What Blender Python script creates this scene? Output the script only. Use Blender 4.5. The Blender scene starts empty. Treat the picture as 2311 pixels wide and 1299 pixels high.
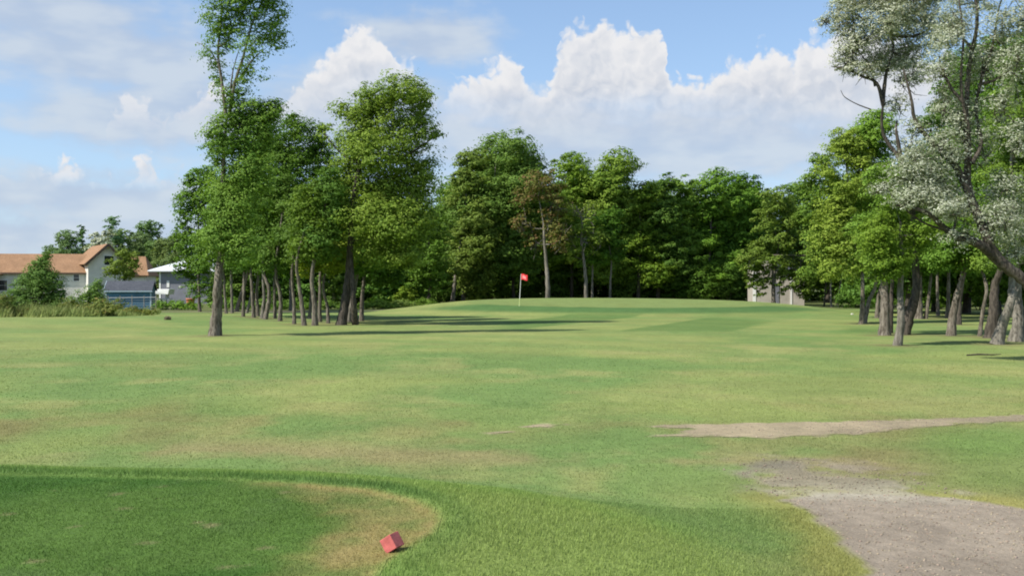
import bpy, math, random
import numpy as np
from mathutils import Vector

# ------------------------------------------------------------------ camera, sky, sun, exposure
scene = bpy.context.scene
COL = scene.collection
F = 2300.0                     # focal length in photo pixels (photo is 2311 x 1299)
CX, CY = 1155.5, 640.0         # principal column, horizon row
EYE = 1.6
cam_d = bpy.data.cameras.new('camera')
cam_d.sensor_width = 36.0
cam_d.lens = 36.0 * F / 2311.0
cam_d.shift_y = -(649.5 - CY) / 2311.0
cam_d.clip_start = 0.05
cam_d.clip_end = 6000
cam = bpy.data.objects.new('camera', cam_d)
cam.location = (0, 0, EYE)
cam.rotation_euler = (math.radians(90), 0, 0)
COL.objects.link(cam)
scene.camera = cam

SUN_EL = math.radians(47)
SUN_AZ = math.radians(244)     # clockwise from +Y: from the left, a little behind the camera
sun_dir = Vector((math.sin(SUN_AZ) * math.cos(SUN_EL), math.cos(SUN_AZ) * math.cos(SUN_EL), math.sin(SUN_EL)))
sd = bpy.data.lights.new('sun', 'SUN')
sd.energy = 4.6
sd.angle = math.radians(0.5)
sd.color = (1.0, 0.95, 0.86)
so = bpy.data.objects.new('sun', sd)
so.rotation_euler = (-sun_dir).to_track_quat('-Z', 'Y').to_euler()
so.location = (-30, -10, 40)
COL.objects.link(so)

scene.view_settings.view_transform = 'Standard'
scene.view_settings.look = 'None'
scene.view_settings.gamma = 1.0
scene.view_settings.exposure = 0.65
scene.view_settings.use_curve_mapping = False
scene.render.engine = 'CYCLES'
scene.cycles.use_denoising = True
scene.cycles.max_bounces = 5
scene.cycles.diffuse_bounces = 2
scene.cycles.transmission_bounces = 3
scene.cycles.transparent_max_bounces = 4
scene.cycles.caustics_reflective = False
scene.cycles.caustics_refractive = False
scene.cycles.pixel_filter_type = 'BLACKMAN_HARRIS'
scene.cycles.filter_width = 1.9


class G:
    """small helper to write node graphs as expressions"""
    def __init__(self, tree):
        self.t = tree
    def node(self, typ, **kw):
        n = self.t.nodes.new(typ)
        for k, v in kw.items():
            setattr(n, k, v)
        return n
    def put(self, sock, v):
        if isinstance(v, bpy.types.NodeSocket):
            self.t.links.new(v, sock)
        elif v is not None:
            sock.default_value = v
    def m(self, op, a, b=None, c=None, clamp=False):
        n = self.node('ShaderNodeMath', operation=op, use_clamp=clamp)
        for i, v in enumerate((a, b, c)):
            if v is not None:
                self.put(n.inputs[i], v)
        return n.outputs[0]
    def v(self, op, a, b=None, scale=None):
        n = self.node('ShaderNodeVectorMath', operation=op)
        self.put(n.inputs[0], a)
        if b is not None:
            self.put(n.inputs[1], b)
        if scale is not None:
            self.put(n.inputs['Scale'], scale)
        return n.outputs['Value'] if op in ('LENGTH', 'DOT_PRODUCT') else n.outputs[0]
    def noise(self, vec, scale, detail=3.0, rough=0.5, dist=0.0, out=0):
        n = self.node('ShaderNodeTexNoise')
        self.put(n.inputs['Vector'], vec)
        n.inputs['Scale'].default_value = scale
        n.inputs['Detail'].default_value = detail
        n.inputs['Roughness'].default_value = rough
        n.inputs['Distortion'].default_value = dist
        return n.outputs[out]
    def ss(self, x, lo, hi, a=0.0, b=1.0):
        n = self.node('ShaderNodeMapRange', interpolation_type='SMOOTHSTEP')
        self.put(n.inputs[0], x)
        for i, q in enumerate((lo, hi, a, b)):
            self.put(n.inputs[i + 1], q)
        return n.outputs[0]
    def lin(self, x, lo, hi, a=0.0, b=1.0):
        n = self.node('ShaderNodeMapRange')
        self.put(n.inputs[0], x)
        for i, q in enumerate((lo, hi, a, b)):
            self.put(n.inputs[i + 1], q)
        return n.outputs[0]
    def mix(self, f, a, b, blend='MIX'):
        n = self.node('ShaderNodeMix', data_type='RGBA', blend_type=blend)
        self.put(n.inputs[0], f)
        self.put(n.inputs[6], a if isinstance(a, bpy.types.NodeSocket) else (*a, 1) if len(a) == 3 else a)
        self.put(n.inputs[7], b if isinstance(b, bpy.types.NodeSocket) else (*b, 1) if len(b) == 3 else b)
        return n.outputs[2]


# cloud outlines: top edge of the cumulus bank, its underside and the low cumuli on the left, as (column, row) of the view northwards
MTOP = [(-40, 660), (225, 660), (240, 262), (262, 208), (300, 190), (330, 200), (365, 240), (385, 255), (410, 235), (440, 195), (480, 168), (520, 185), (560, 235), (600, 262),
        (640, 215), (660, 178), (690, 148), (720, 118), (750, 88), (780, 58), (805, 42), (830, 30), (858, 50), (885, 92), (915, 108), (950, 140), (970, 205), (992, 195), (1012, 168), (1045, 158),
        (1080, 150), (1100, 124), (1140, 108), (1172, 116), (1188, 160), (1222, 182), (1247, 150), (1257, 95), (1267, 62), (1295, 44), (1330, 30), (1370, 28), (1400, 46), (1440, 36), (1478, 42),
        (1500, 70), (1508, 130), (1520, 166), (1545, 152), (1580, 152), (1610, 145), (1640, 120), (1685, 112), (1700, 86), (1730, 78), (1762, 96), (1790, 92), (1812, 70), (1842, 54), (1880, 50),
        (1950, 40), (2020, 60), (2120, 100), (2350, 70)]
MBOT = [(-40, 330), (240, 292), (420, 300), (560, 300), (700, 300), (850, 250), (950, 230), (1050, 300), (1250, 320), (1450, 300), (1700, 310), (1900, 320), (2350, 330)]
LTOP = [(-40, 392), (30, 382), (80, 385), (112, 374), (134, 346), (150, 334), (166, 350), (186, 376), (230, 388), (256, 402), (276, 384), (300, 372), (316, 344), (336, 330), (358, 336), (374, 362),
        (392, 374), (412, 366), (440, 380), (520, 390), (560, 660), (2350, 660)]
SOFT = [(110, 35, 250, 75), (240, 120, 290, 95), (410, 230, 160, 90), (340, 270, 290, 75), (960, 85, 170, 62), (800, 270, 330, 110), (180, 445, 380, 60), (1450, 330, 760, 105), (200, 530, 520, 55)]
U0, U1, VN = -12.2, 12.2, 8.0


def px_dir(px, py):
    t = (px - CX) / F
    return math.atan(t) * 23.0, math.atan((CY - py) / F * math.cos(math.atan(t))) * 23.0


def noise2(b, vec, scale, detail=3.0, rough=0.5, out=0):
    n = b.node('ShaderNodeTexNoise', noise_dimensions='2D')
    b.put(n.inputs['Vector'], vec)
    n.inputs['Scale'].default_value = scale
    n.inputs['Detail'].default_value = detail
    n.inputs['Roughness'].default_value = rough
    return n.outputs[out]


world = bpy.data.worlds.new('World')
scene.world = world
world.use_nodes = True
world.cycles.sampling_method = 'MANUAL'
world.cycles.sample_map_resolution = 512
nt = world.node_tree
nt.nodes.clear()
b = G(nt)
sky = b.node('ShaderNodeTexSky', sky_type='NISHITA')
sky.sun_disc = False
sky.sun_elevation = SUN_EL
sky.sun_rotation = SUN_AZ
sky.altitude = 300
sky.air_density = 1.0
sky.dust_density = 0.6
sky.ozone_density = 1.6
tc = b.node('ShaderNodeTexCoord')
sepd = b.node('ShaderNodeSeparateXYZ')
b.put(sepd.inputs[0], tc.outputs['Generated'])
az = b.m('ARCTAN2', sepd.outputs[0], sepd.outputs[1])
el = b.m('ARCSINE', sepd.outputs[2])
comb = b.node('ShaderNodeCombineXYZ')
b.put(comb.inputs[0], b.m('MULTIPLY', az, 23.0))
b.put(comb.inputs[1], b.m('MULTIPLY', el, 23.0))
q = comb.outputs[0]
w1 = b.v('SUBTRACT', noise2(b, q, 2.0, 3.0, 0.55, out=1), (0.5, 0.5, 0.5))
qw = b.v('MULTIPLY_ADD', w1, (0.46, 0.46, 0.0))
nt.links.new(q, qw.node.inputs[2])
sq = b.node('ShaderNodeSeparateXYZ'); b.put(sq.inputs[0], qw)
u_, v_ = sq.outputs[0], sq.outputs[1]
t = b.lin(u_, U0, U1)
ct = b.node('ShaderNodeCombineXYZ')
for i in range(3):
    b.put(ct.inputs[i], t)
cu = b.node('ShaderNodeRGBCurve')
for ch, pts in zip((0, 1, 2), (MTOP, MBOT, LTOP)):
    c = cu.mapping.curves[ch]
    P_ = []
    for (px, py) in pts:
        u, v = px_dir(px, py)
        P_.append((min(1, max(0, (u - U0) / (U1 - U0))), max(0.0, v / VN)))
    P_[0] = (0.0, P_[0][1]); P_[-1] = (1.0, P_[-1][1])
    c.points[0].location = P_[0]; c.points[-1].location = P_[-1]
    for p in P_[1:-1]:
        c.points.new(*p)
    for p in c.points:
        p.handle_type = 'VECTOR'
cu.mapping.update()
b.put(cu.inputs[1], ct.outputs[0])
sc_ = b.node('ShaderNodeSeparateXYZ'); b.put(sc_.inputs[0], cu.outputs[0])
def billow(vec):
    vor = b.node('ShaderNodeTexVoronoi', feature='F1', voronoi_dimensions='2D')
    vor.inputs['Scale'].default_value = 2.6
    vor.inputs['Detail'].default_value = 1.4
    vor.inputs['Roughness'].default_value = 0.6
    b.put(vor.inputs['Vector'], vec)
    return vor.outputs['Distance']
b1 = billow(qw)
b2 = billow(b.v('ADD', qw, (-0.10, 0.16, 0)))
bump_ = b.m('SUBTRACT', 0.38, b1)
far_u = b.ss(b.m('ABSOLUTE', sq.outputs[0]), 12.2, 17.0)
wob = b.m('MULTIPLY', b.m('SUBTRACT', noise2(b, q, 0.22, 2.0), 0.5), b.m('MULTIPLY', far_u, 9.0))
def depth(k):                                   # how far below the top edge (in the units of the field)
    return b.m('SUBTRACT', b.m('MULTIPLY_ADD', sc_.outputs[k], VN, b.m('MULTIPLY_ADD', bump_, 0.42, wob if k == 0 else 0.0)), v_)
dm, dl = depth(0), depth(2)
und = b.m('SUBTRACT', v_, b.m('MULTIPLY', sc_.outputs[1], VN))
a_m = b.m('MULTIPLY', b.ss(dm, 0.0, 0.30), b.ss(und, -0.4, 1.2))
a_l = b.m('MULTIPLY', b.m('MULTIPLY', b.ss(dl, 0.0, 0.28), b.ss(v_, 1.95, 2.5)), 1.0)
gen = b.ss(b.m('MULTIPLY_ADD', b1, -0.10, noise2(b, q, 0.16, 4.0, 0.55)), 0.50, 0.60)
gen = b.m('MULTIPLY', gen, b.ss(v_, 7.6, 10.0))
a_c = b.m('MAXIMUM', b.m('MAXIMUM', a_m, a_l), gen)
dd = b.m('MINIMUM', dm, b.m('ADD', dl, b.m('MULTIPLY', b.ss(dl, 0.02, 0.0), 9.0)))
lit = b.m('ADD', b.ss(dd, 0.1, 0.9, 1.0, 0.58), b.m('MULTIPLY', b.m('SUBTRACT', b2, b1), 0.40))
lit = b.m('ADD', lit, b.m('MULTIPLY', b.m('SUBTRACT', noise2(b, q, 0.9, 3.0), 0.5), 0.9), clamp=True)
lit = b.m('MULTIPLY', lit, b.m('MAXIMUM', b.ss(v_, 2.6, 4.8, 0.50, 1.0), b.ss(u_, -7.0, -8.0, 0.0, 0.92)))
facc = None
for (px, py, rx, ry) in SOFT:
    u, v = px_dir(px, py)
    n_ = b.node('ShaderNodeVectorMath', operation='MULTIPLY_ADD')
    b.put(n_.inputs[0], qw)
    n_.inputs[1].default_value = (100 / rx, 100 / ry, 0)
    n_.inputs[2].default_value = (-u * 100 / rx, -v * 100 / ry, 0)
    d_ = b.v('LENGTH', n_.outputs[0])
    facc = d_ if facc is None else b.m('SMOOTH_MIN', facc, d_, 0.3)
ns = noise2(b, b.v('MULTIPLY', q, (0.55, 1.5, 1.0)), 1.1, 3.0, 0.5)
a_s = b.ss(b.m('MULTIPLY_ADD', b.m('SUBTRACT', ns, 0.5), 1.3, b.m('SUBTRACT', 1.0, facc)), -0.35, 0.60, 0.0, 0.85)
K = 10.0                       # cloud radiances are written at scene scale, the background runs at 1/K
c_col = b.mix(lit, (0.325 * K, 0.365 * K, 0.435 * K), (0.545 * K, 0.545 * K, 0.555 * K))
s_col = b.mix(b.ss(ns, 0.35, 0.70), (0.315 * K, 0.375 * K, 0.47 * K), (0.40 * K, 0.445 * K, 0.50 * K))
up = b.ss(el, -0.01, 0.01)
skyc = b.mix(b.ss(el, 0.0, 0.30, 0.55, 0.25), b.v('MULTIPLY', sky.outputs[0], (1.0, 1.06, 1.12)), (0.29 * K, 0.40 * K, 0.56 * K))
c1 = b.mix(b.m('MULTIPLY', a_s, up), skyc, s_col)
c2 = b.mix(b.m('MULTIPLY', a_c, up), c1, c_col)
bg = b.node('ShaderNodeBackground')
b.put(bg.inputs[0], c2)
bg.inputs[1].default_value = 1.0 / K
wo = b.node('ShaderNodeOutputWorld')
nt.links.new(bg.outputs[0], wo.inputs[0])

# ------------------------------------------------------------------ numeric helpers
RNG = np.random.default_rng(11)


def hash2(ix, iy, seed):
    h = (ix.astype(np.int64) * 374761393 + iy.astype(np.int64) * 668265263 + seed * 974711) & 0x7fffffff
    h = ((h ^ (h >> 13)) * 1274126177) & 0x7fffffff
    h = h ^ (h >> 16)
    return (h & 0xffffff) / float(0xffffff)


def vnoise(x, y, seed=0):
    x = np.asarray(x, float); y = np.asarray(y, float)
    ix, iy = np.floor(x), np.floor(y)
    fx, fy = x - ix, y - iy
    fx = fx * fx * (3 - 2 * fx); fy = fy * fy * (3 - 2 * fy)
    a, bb = hash2(ix, iy, seed), hash2(ix + 1, iy, seed)
    c, d = hash2(ix, iy + 1, seed), hash2(ix + 1, iy + 1, seed)
    return (a * (1 - fx) + bb * fx) * (1 - fy) + (c * (1 - fx) + d * fx) * fy


def fbm(x, y, seed=0, octv=4):
    s, a, t = 0.0, 0.5, 0.0
    for o in range(octv):
        s = s + a * vnoise(x * 2 ** o, y * 2 ** o, seed + o * 17)
        t += a
        a *= 0.55
    return s / t


def sstep(x, lo, hi):
    t = np.clip((np.asarray(x, float) - lo) / (hi - lo), 0, 1)
    return t * t * (3 - 2 * t)


def poly_sdf(x, y, pts):
    """signed distance to a polygon, negative inside"""
    x = np.asarray(x, float); y = np.asarray(y, float)
    d = np.full(x.shape, 1e9)
    inside = np.zeros(x.shape, bool)
    n = len(pts)
    for i in range(n):
        ax_, ay_ = pts[i]; bx_, by_ = pts[(i + 1) % n]
        ex, ey = bx_ - ax_, by_ - ay_
        t = np.clip(((x - ax_) * ex + (y - ay_) * ey) / (ex * ex + ey * ey), 0, 1)
        d = np.minimum(d, np.hypot(x - ax_ - t * ex, y - ay_ - t * ey))
        cond = ((ay_ > y) != (by_ > y)) & (x < (bx_ - ax_) * (y - ay_) / (by_ - ay_ + 1e-12) + ax_)
        inside ^= cond
    return np.where(inside, -d, d)


def line_dist(x, y, pts):
    d = np.full(np.shape(x), 1e9)
    for (ax_, ay_), (bx_, by_) in zip(pts[:-1], pts[1:]):
        ex, ey = bx_ - ax_, by_ - ay_
        t = np.clip(((x - ax_) * ex + (y - ay_) * ey) / (ex * ex + ey * ey), 0, 1)
        d = np.minimum(d, np.hypot(x - ax_ - t * ex, y - ay_ - t * ey))
    return d


def gp(px, py, z):
    """ground point seen at a photo pixel when the ground there lies at height z"""
    d = F * (EYE - z) / (py - CY)
    return ((px - CX) / F * d, d)


TEE = [gp(-420, 1068, 0), gp(0, 1070, 0), gp(500, 1082, 0), gp(700, 1092, 0), gp(840, 1106, 0), gp(940, 1130, 0), gp(990, 1158, 0),
       gp(1003, 1180, 0), gp(985, 1205, 0), gp(940, 1235, 0), gp(885, 1275, 0), gp(835, 1320, 0), gp(760, 1420, 0), (-1.4, 2.2), (-9.5, 2.2)]
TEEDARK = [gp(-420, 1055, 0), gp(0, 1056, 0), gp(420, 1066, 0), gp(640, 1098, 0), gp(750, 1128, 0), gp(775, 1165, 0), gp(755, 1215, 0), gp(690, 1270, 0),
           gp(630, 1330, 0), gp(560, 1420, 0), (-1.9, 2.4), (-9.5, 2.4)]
ZB = -0.5
GRAVEL = [gp(1960, 1330, ZB), gp(1930, 1270, ZB), gp(1890, 1205, ZB), gp(1825, 1155, ZB), gp(1760, 1128, ZB), gp(1850, 1115, ZB), gp(2000, 1118, ZB),
          gp(2150, 1125, ZB), gp(2330, 1148, ZB), gp(2600, 1180, ZB), gp(2900, 1500, ZB), gp(2020, 1500, ZB)]
GTHIN = [gp(1640, 1045, ZB), gp(1750, 1032, ZB), gp(1900, 1042, ZB), gp(2040, 1070, ZB), gp(2160, 1115, ZB), gp(2050, 1135, ZB), gp(1800, 1132, ZB), gp(1700, 1090, ZB)]
DIRT = [gp(1475, 984, ZB), gp(1700, 989, ZB), gp(1850, 984, ZB), gp(2000, 973, ZB), gp(2150, 959, ZB), gp(2330, 948, ZB), gp(2700, 932, ZB), gp(2700, 915, ZB), gp(2330, 933, ZB),
        gp(2150, 944, ZB), gp(1980, 951, ZB), gp(1800, 953, ZB), gp(1680, 955, ZB), gp(1560, 956, ZB), gp(1470, 960, ZB), gp(1560, 967, ZB)]
DIRT2 = [gp(1180, 963, ZB), gp(1230, 955, ZB), gp(1275, 957, ZB), gp(1240, 964, ZB)]
DIRT3 = [gp(1090, 976, ZB), gp(1120, 972, ZB), gp(1150, 974, ZB), gp(1110, 979, ZB)]
LANE = [(-34, 78.3), (-22, 76.2), (-13, 76.4), (-9.5, 78.5)]


def tee_sd(x, y):
    return poly_sdf(x, y, TEE) + 0.10 * (fbm(x * 1.7, y * 1.7, 5, 2) - 0.5)


def terrain(x, y):
    x = np.asarray(x, float); y = np.asarray(y, float)
    base = ZB + 0.10 * (fbm(x / 11.0, y / 11.0, 3, 2) - 0.5) * sstep(y, 15, 30)
    base = base + 0.02 * (fbm(x / 1.9, y / 1.9, 4, 2) - 0.5)
    td = tee_sd(x, y)
    bank = 0.5 * (1 - sstep(td, -0.10, 3.3)) * (1 - sstep(y, 12, 15))
    z = base + bank
    flat = 1 - sstep(td, -0.3, 0.0)
    z = z * (1 - flat) + 0.0 * flat + 0.02 * sstep(td, -0.12, 0.08) * (1 - sstep(td, 0.1, 0.8))
    # putting green on its mound
    ex, ey = (x - 8.0) / 12.6, (y - 77.0) / 8.2
    r = np.hypot(ex, ey) + 0.10 * (fbm(x / 9, y / 9, 8, 2) - 0.5)
    top = 0.06 + 0.030 * (np.clip(y, 66, 88) - 71.0) - 0.006 * (x - 4)
    m = 1 - sstep(r, 0.86, 1.55)
    z = z * (1 - m) + top * m
    # long low swell along the left rough
    z = z + 0.22 * np.exp(-((y - 58 - 0.2 * (x + 20)) / 7.0) ** 2) * sstep(-x, 13, 20)
    return z


def terr(x, y):
    return float(terrain(np.array([x]), np.array([y]))[0])


def root(px, py):
    """x, y where the terrain shows at a photo pixel"""
    z = ZB
    for _ in range(25):
        d = F * (EYE - z) / (py - CY)
        z = 0.5 * z + 0.5 * terr((px - CX) / F * d, d)
    return (px - CX) / F * d, d


def mixc(a, bcol, f):
    f = f[:, None]
    return a * (1 - f) + np.asarray(bcol) * f


def masks(x, y):
    jag = 0.16 * (fbm(x * 3.1, y * 3.1, 21, 3) - 0.5)
    k = {}
    k['tee'] = tee_sd(x, y)
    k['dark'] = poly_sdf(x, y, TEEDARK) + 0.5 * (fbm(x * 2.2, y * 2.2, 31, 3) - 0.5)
    k['gravel'] = poly_sdf(x, y, GRAVEL) + 1.6 * jag
    k['thin'] = poly_sdf(x, y, GTHIN) + 5 * jag
    k['dirt'] = np.minimum(np.minimum(poly_sdf(x, y, DIRT), poly_sdf(x, y, DIRT2)), poly_sdf(x, y, DIRT3)) + 2.6 * jag
    k['lane'] = line_dist(x, y, LANE) - 0.9
    ex, ey = (x - 8.0) / 12.6, (y - 77.0) / 8.2
    k['green'] = np.hypot(ex, ey) + 0.10 * (fbm(x / 9, y / 9, 8, 2) - 0.5)
    return k


def turf_color(x, y):
    """own colour of the turf, sand and gravel at each point (linear)"""
    k = masks(x, y)
    n1 = fbm(x / 7.0, y / 9.0, 41, 4); n2 = fbm(x / 1.6, y / 2.2, 43, 4); n3 = fbm(x / 3.0 + 9, y / 3.4, 47, 3)
    n4 = fbm(x / 0.35, y / 0.35, 53, 3)
    c = np.tile(np.array((0.190, 0.226, 0.070)), (len(x), 1))
    c = mixc(c, (0.112, 0.186, 0.054), sstep(n1, 0.44, 0.64) * 0.8)
    c = mixc(c, (0.240, 0.242, 0.090), sstep(n2, 0.46, 0.74) * 0.65 * (1 - 0.5 * sstep(y, 30, 60)))
    c = mixc(c, (0.160, 0.192, 0.060), sstep(n3, 0.48, 0.74) * 0.5)
    wv = np.sin((x * 0.45 + y * 0.9 + 5.0 * fbm(x / 14, y / 14, 49, 2)) * 1.15)
    c = mixc(c, (0.110, 0.178, 0.052), sstep(wv, -0.4, 0.9) * 0.38 * sstep(y, 17, 26) * (1 - sstep(y, 58, 68)))
    # thinner, browner turf around the cart track
    near = sstep(y, 8.5, 10.5) * (1 - sstep(y, 15, 20))
    c = mixc(c, (0.175, 0.155, 0.062), near * sstep(n3 + 0.3 * n2, 0.55, 0.80) * 0.75)
    c = mixc(c, (0.225, 0.190, 0.090), np.exp(-((y - 12.4 + 0.12 * x) / 0.8) ** 2) * sstep(n2, 0.40, 0.62) * 0.7)
    # lush bank beside the tee and on the far right
    td = k['tee']
    lush = (1 - sstep(td + 0.5 * (n3 - 0.5), 1.5, 2.6)) * (1 - sstep(y, 8.8, 10.2))
    c = mixc(c, (0.162, 0.240, 0.056), lush * 0.95)
    c = mixc(c, (0.190, 0.235, 0.066), lush * sstep(n2, 0.46, 0.66) * 0.55)
    lush2 = sstep(x - 0.33 * y, 0.2, 1.6) * sstep(y, 9.5, 11) * (1 - sstep(y, 14, 15.5))
    c = mixc(c, (0.125, 0.188, 0.050), lush2 * 0.75)
    # straw rim along the gravel
    rim = np.exp(-((k['gravel'] - 0.12) / 0.30) ** 2)
    c = mixc(c, (0.235, 0.215, 0.065), rim * (0.45 + 0.5 * n2))
    fr = np.exp(-((td - 0.10) / 0.16) ** 2)
    c = mixc(c, (0.066, 0.142, 0.034), fr * (0.30 + 0.45 * sstep(y, 7.2, 7.9)) * (0.5 + 0.9 * n2))
    # the tee itself
    t = 1 - sstep(td, -0.10, 0.02)
    worn = mixc(np.tile(np.array((0.160, 0.160, 0.046)), (len(x), 1)), (0.240, 0.192, 0.075), sstep(n2 * 0.6 + n4 * 0.4, 0.40, 0.66))
    worn = mixc(worn, (0.088, 0.145, 0.034), sstep(fbm(x / 0.5, y / 0.5, 61, 3), 0.50, 0.70) * 0.7)
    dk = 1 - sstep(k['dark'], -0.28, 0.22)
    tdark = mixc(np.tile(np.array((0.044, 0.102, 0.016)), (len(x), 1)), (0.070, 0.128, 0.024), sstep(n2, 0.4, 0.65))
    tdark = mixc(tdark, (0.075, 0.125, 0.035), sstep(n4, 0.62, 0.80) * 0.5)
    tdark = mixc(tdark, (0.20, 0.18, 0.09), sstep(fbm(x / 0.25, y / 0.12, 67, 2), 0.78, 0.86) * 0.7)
    worn = mixc(worn, (0.095, 0.150, 0.038), (1 - sstep(np.abs(td + 0.28), 0.05, 0.22)) * 0.5 * sstep(y, 6.6, 7.2))
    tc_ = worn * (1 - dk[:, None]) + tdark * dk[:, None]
    c = c * (1 - t[:, None]) + tc_ * t[:, None]
    # putting green, its darker collar and the mown strips before it
    r = k['green']
    col = (1 - sstep(r, 1.02, 1.10)) * sstep(r, 0.90, 0.96)
    front = sstep(75 - y, 0, 3)
    c = mixc(c, (0.058, 0.122, 0.036), np.clip((1 - sstep(r, 1.16, 1.34)) * front, 0, 1) * 0.95)
    c = mixc(c, (0.150, 0.198, 0.064), 1 - sstep(r, 0.90, 0.95))
    c = mixc(c, (0.150, 0.190, 0.058), (1 - sstep(r, 0.90, 0.95)) * sstep(n2, 0.5, 0.7) * 0.7)
    s = (x - 0.42 * (y - 52.0)) / 5.0
    strip = sstep(np.abs((s % 2.0) - 1.0), 0.45, 0.55)
    area = sstep(x, -1.5, 0.5) * (1 - sstep(x + 0.3 * (y - 50), 15, 18)) * sstep(y, 43, 47) * sstep(r, 1.15, 1.35) * (1 - sstep(y, 66, 68))
    c = mixc(c, (0.078, 0.140, 0.036), area * strip * 0.75)
    # sand, gravel, lane
    sand = mixc(np.tile(np.array((0.31, 0.255, 0.165)), (len(x), 1)), (0.23, 0.195, 0.125), sstep(n2, 0.4, 0.7))
    ms = 1 - sstep(k['dirt'] + 0.25 * (n4 - 0.5), -0.10, 0.10)
    c = c * (1 - ms[:, None]) + sand * ms[:, None]
    grav = mixc(np.tile(np.array((0.245, 0.206, 0.158)), (len(x), 1)), (0.205, 0.172, 0.132), sstep(n4, 0.4, 0.7))
    grav = mixc(grav, (0.31, 0.28, 0.215), np.exp(-((y - 10.0 - 0.06 * x) / 0.5) ** 2) * sstep(n4, 0.35, 0.6))
    mg = np.clip(1 - sstep(k['gravel'], -0.06, 0.06), 0, 1)
    mt = (1 - sstep(k['thin'], -0.35, 0.30)) * sstep(n4 * 0.55 + n2 * 0.45, 0.36, 0.58) * 0.8
    grav2 = mixc(grav, (0.125, 0.115, 0.10), np.exp(-((x - 2.9) / 0.5) ** 2 - ((y - 11.9) / 0.4) ** 2) * 0.8)
    c = c * (1 - mt[:, None]) + grav2 * mt[:, None]
    c = c * (1 - mg[:, None]) + grav * mg[:, None]
    c = mixc(c, (0.33, 0.29, 0.22), 1 - sstep(k['lane'], -0.2, 0.2))
    # rough, weedy ground beyond the mown grass and bare litter under the trees
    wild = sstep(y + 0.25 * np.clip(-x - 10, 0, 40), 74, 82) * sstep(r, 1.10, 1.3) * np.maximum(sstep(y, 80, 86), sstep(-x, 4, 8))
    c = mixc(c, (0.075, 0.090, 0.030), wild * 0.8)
    return c


# ------------------------------------------------------------------ mesh and object helpers
def mesh_quads(name, V, Q, smooth=False, tri=False):
    me = bpy.data.meshes.new(name)
    V = np.ascontiguousarray(V, np.float32).reshape(-1, 3)
    Q = np.ascontiguousarray(Q, np.int32)
    k = Q.shape[1]
    me.vertices.add(len(V)); me.vertices.foreach_set('co', V.ravel())
    me.loops.add(Q.size); me.loops.foreach_set('vertex_index', Q.ravel())
    me.polygons.add(len(Q))
    me.polygons.foreach_set('loop_start', np.arange(0, Q.size, k, dtype=np.int32))
    me.polygons.foreach_set('loop_total', np.full(len(Q), k, np.int32))
    if smooth:
        me.polygons.foreach_set('use_smooth', np.ones(len(Q), bool))
    me.update(calc_edges=True)
    return me


class MB:
    """collects boxes, prisms and tubes into one mesh"""
    def __init__(self):
        self.v, self.f = [], []
    def add(self, vs, fs):
        o = len(self.v)
        self.v += [tuple(p) for p in vs]
        self.f += [tuple(i + o for i in f) for f in fs]
        return self
    def box(self, x0, x1, y0, y1, z0, z1):
        vs = [(x, y, z) for z in (z0, z1) for y in (y0, y1) for x in (x0, x1)]
        return self.add(vs, [(0, 2, 3, 1), (4, 5, 7, 6), (0, 1, 5, 4), (2, 6, 7, 3), (0, 4, 6, 2), (1, 3, 7, 5)])
    def slab(self, quad, t):
        """a quad with thickness t along its own normal (downwards)"""
        p = [Vector(a) for a in quad]
        n = (p[1] - p[0]).cross(p[3] - p[0]).normalized() * t
        vs = p + [a - n for a in p]
        return self.add(vs, [(0, 1, 2, 3), (7, 6, 5, 4), (0, 4, 5, 1), (1, 5, 6, 2), (2, 6, 7, 3), (3, 7, 4, 0)])
    def prism(self, poly, d):
        """polygon (list of 3D points) extruded by vector d"""
        n = len(poly); d = Vector(d)
        vs = [Vector(p) for p in poly] + [Vector(p) + d for p in poly]
        fs = [tuple(range(n)), tuple(range(2 * n - 1, n - 1, -1))]
        fs += [(i, i + n, (i + 1) % n + n, (i + 1) % n) for i in range(n)]
        return self.add(vs, fs)
    def tube(self, pts, rad, sides=7):
        V, Q = tube_arrays(np.array(pts, float), np.array(rad, float), sides)
        return self.add(V.tolist(), Q.tolist())
    def build(self, name, mat, parent=None, loc=None, smooth=False, bevel=0.0):
        me = bpy.data.meshes.new(name)
        me.from_pydata(self.v, [], self.f)
        me.update()
        import bmesh
        bm = bmesh.new(); bm.from_mesh(me)
        bmesh.ops.recalc_face_normals(bm, faces=bm.faces)
        if bevel:
            bmesh.ops.bevel(bm, geom=bm.edges[:], offset=bevel, segments=2, profile=0.6, affect='EDGES')
        bm.to_mesh(me); bm.free()
        if smooth:
            for p in me.polygons:
                p.use_smooth = True
        return link(name, me, mat, parent, loc)


def tube_arrays(P, R, sides, seed=None):
    n = len(P)
    T = np.gradient(P, axis=0)
    T /= np.linalg.norm(T, axis=1, keepdims=True) + 1e-9
    ref = np.array((0.31, 0.95, 0.05))
    A = np.cross(T, ref); A /= np.linalg.norm(A, axis=1, keepdims=True) + 1e-9
    B = np.cross(T, A)
    th = np.linspace(0, 2 * np.pi, sides, endpoint=False)
    rr = R[:, None] * np.ones((1, sides))
    if seed is not None:
        rr = rr * (1 + 0.16 * (np.random.default_rng(seed).random((n, sides)) - 0.5))
    V = P[:, None, :] + rr[:, :, None] * (np.cos(th)[None, :, None] * A[:, None, :] + np.sin(th)[None, :, None] * B[:, None, :])
    idx = np.arange(n * sides).reshape(n, sides)
    a, bq = idx[:-1], idx[1:]
    Q = np.stack([a, np.roll(a, -1, 1), np.roll(bq, -1, 1), bq], -1).reshape(-1, 4)
    return V.reshape(-1, 3), Q


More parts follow.
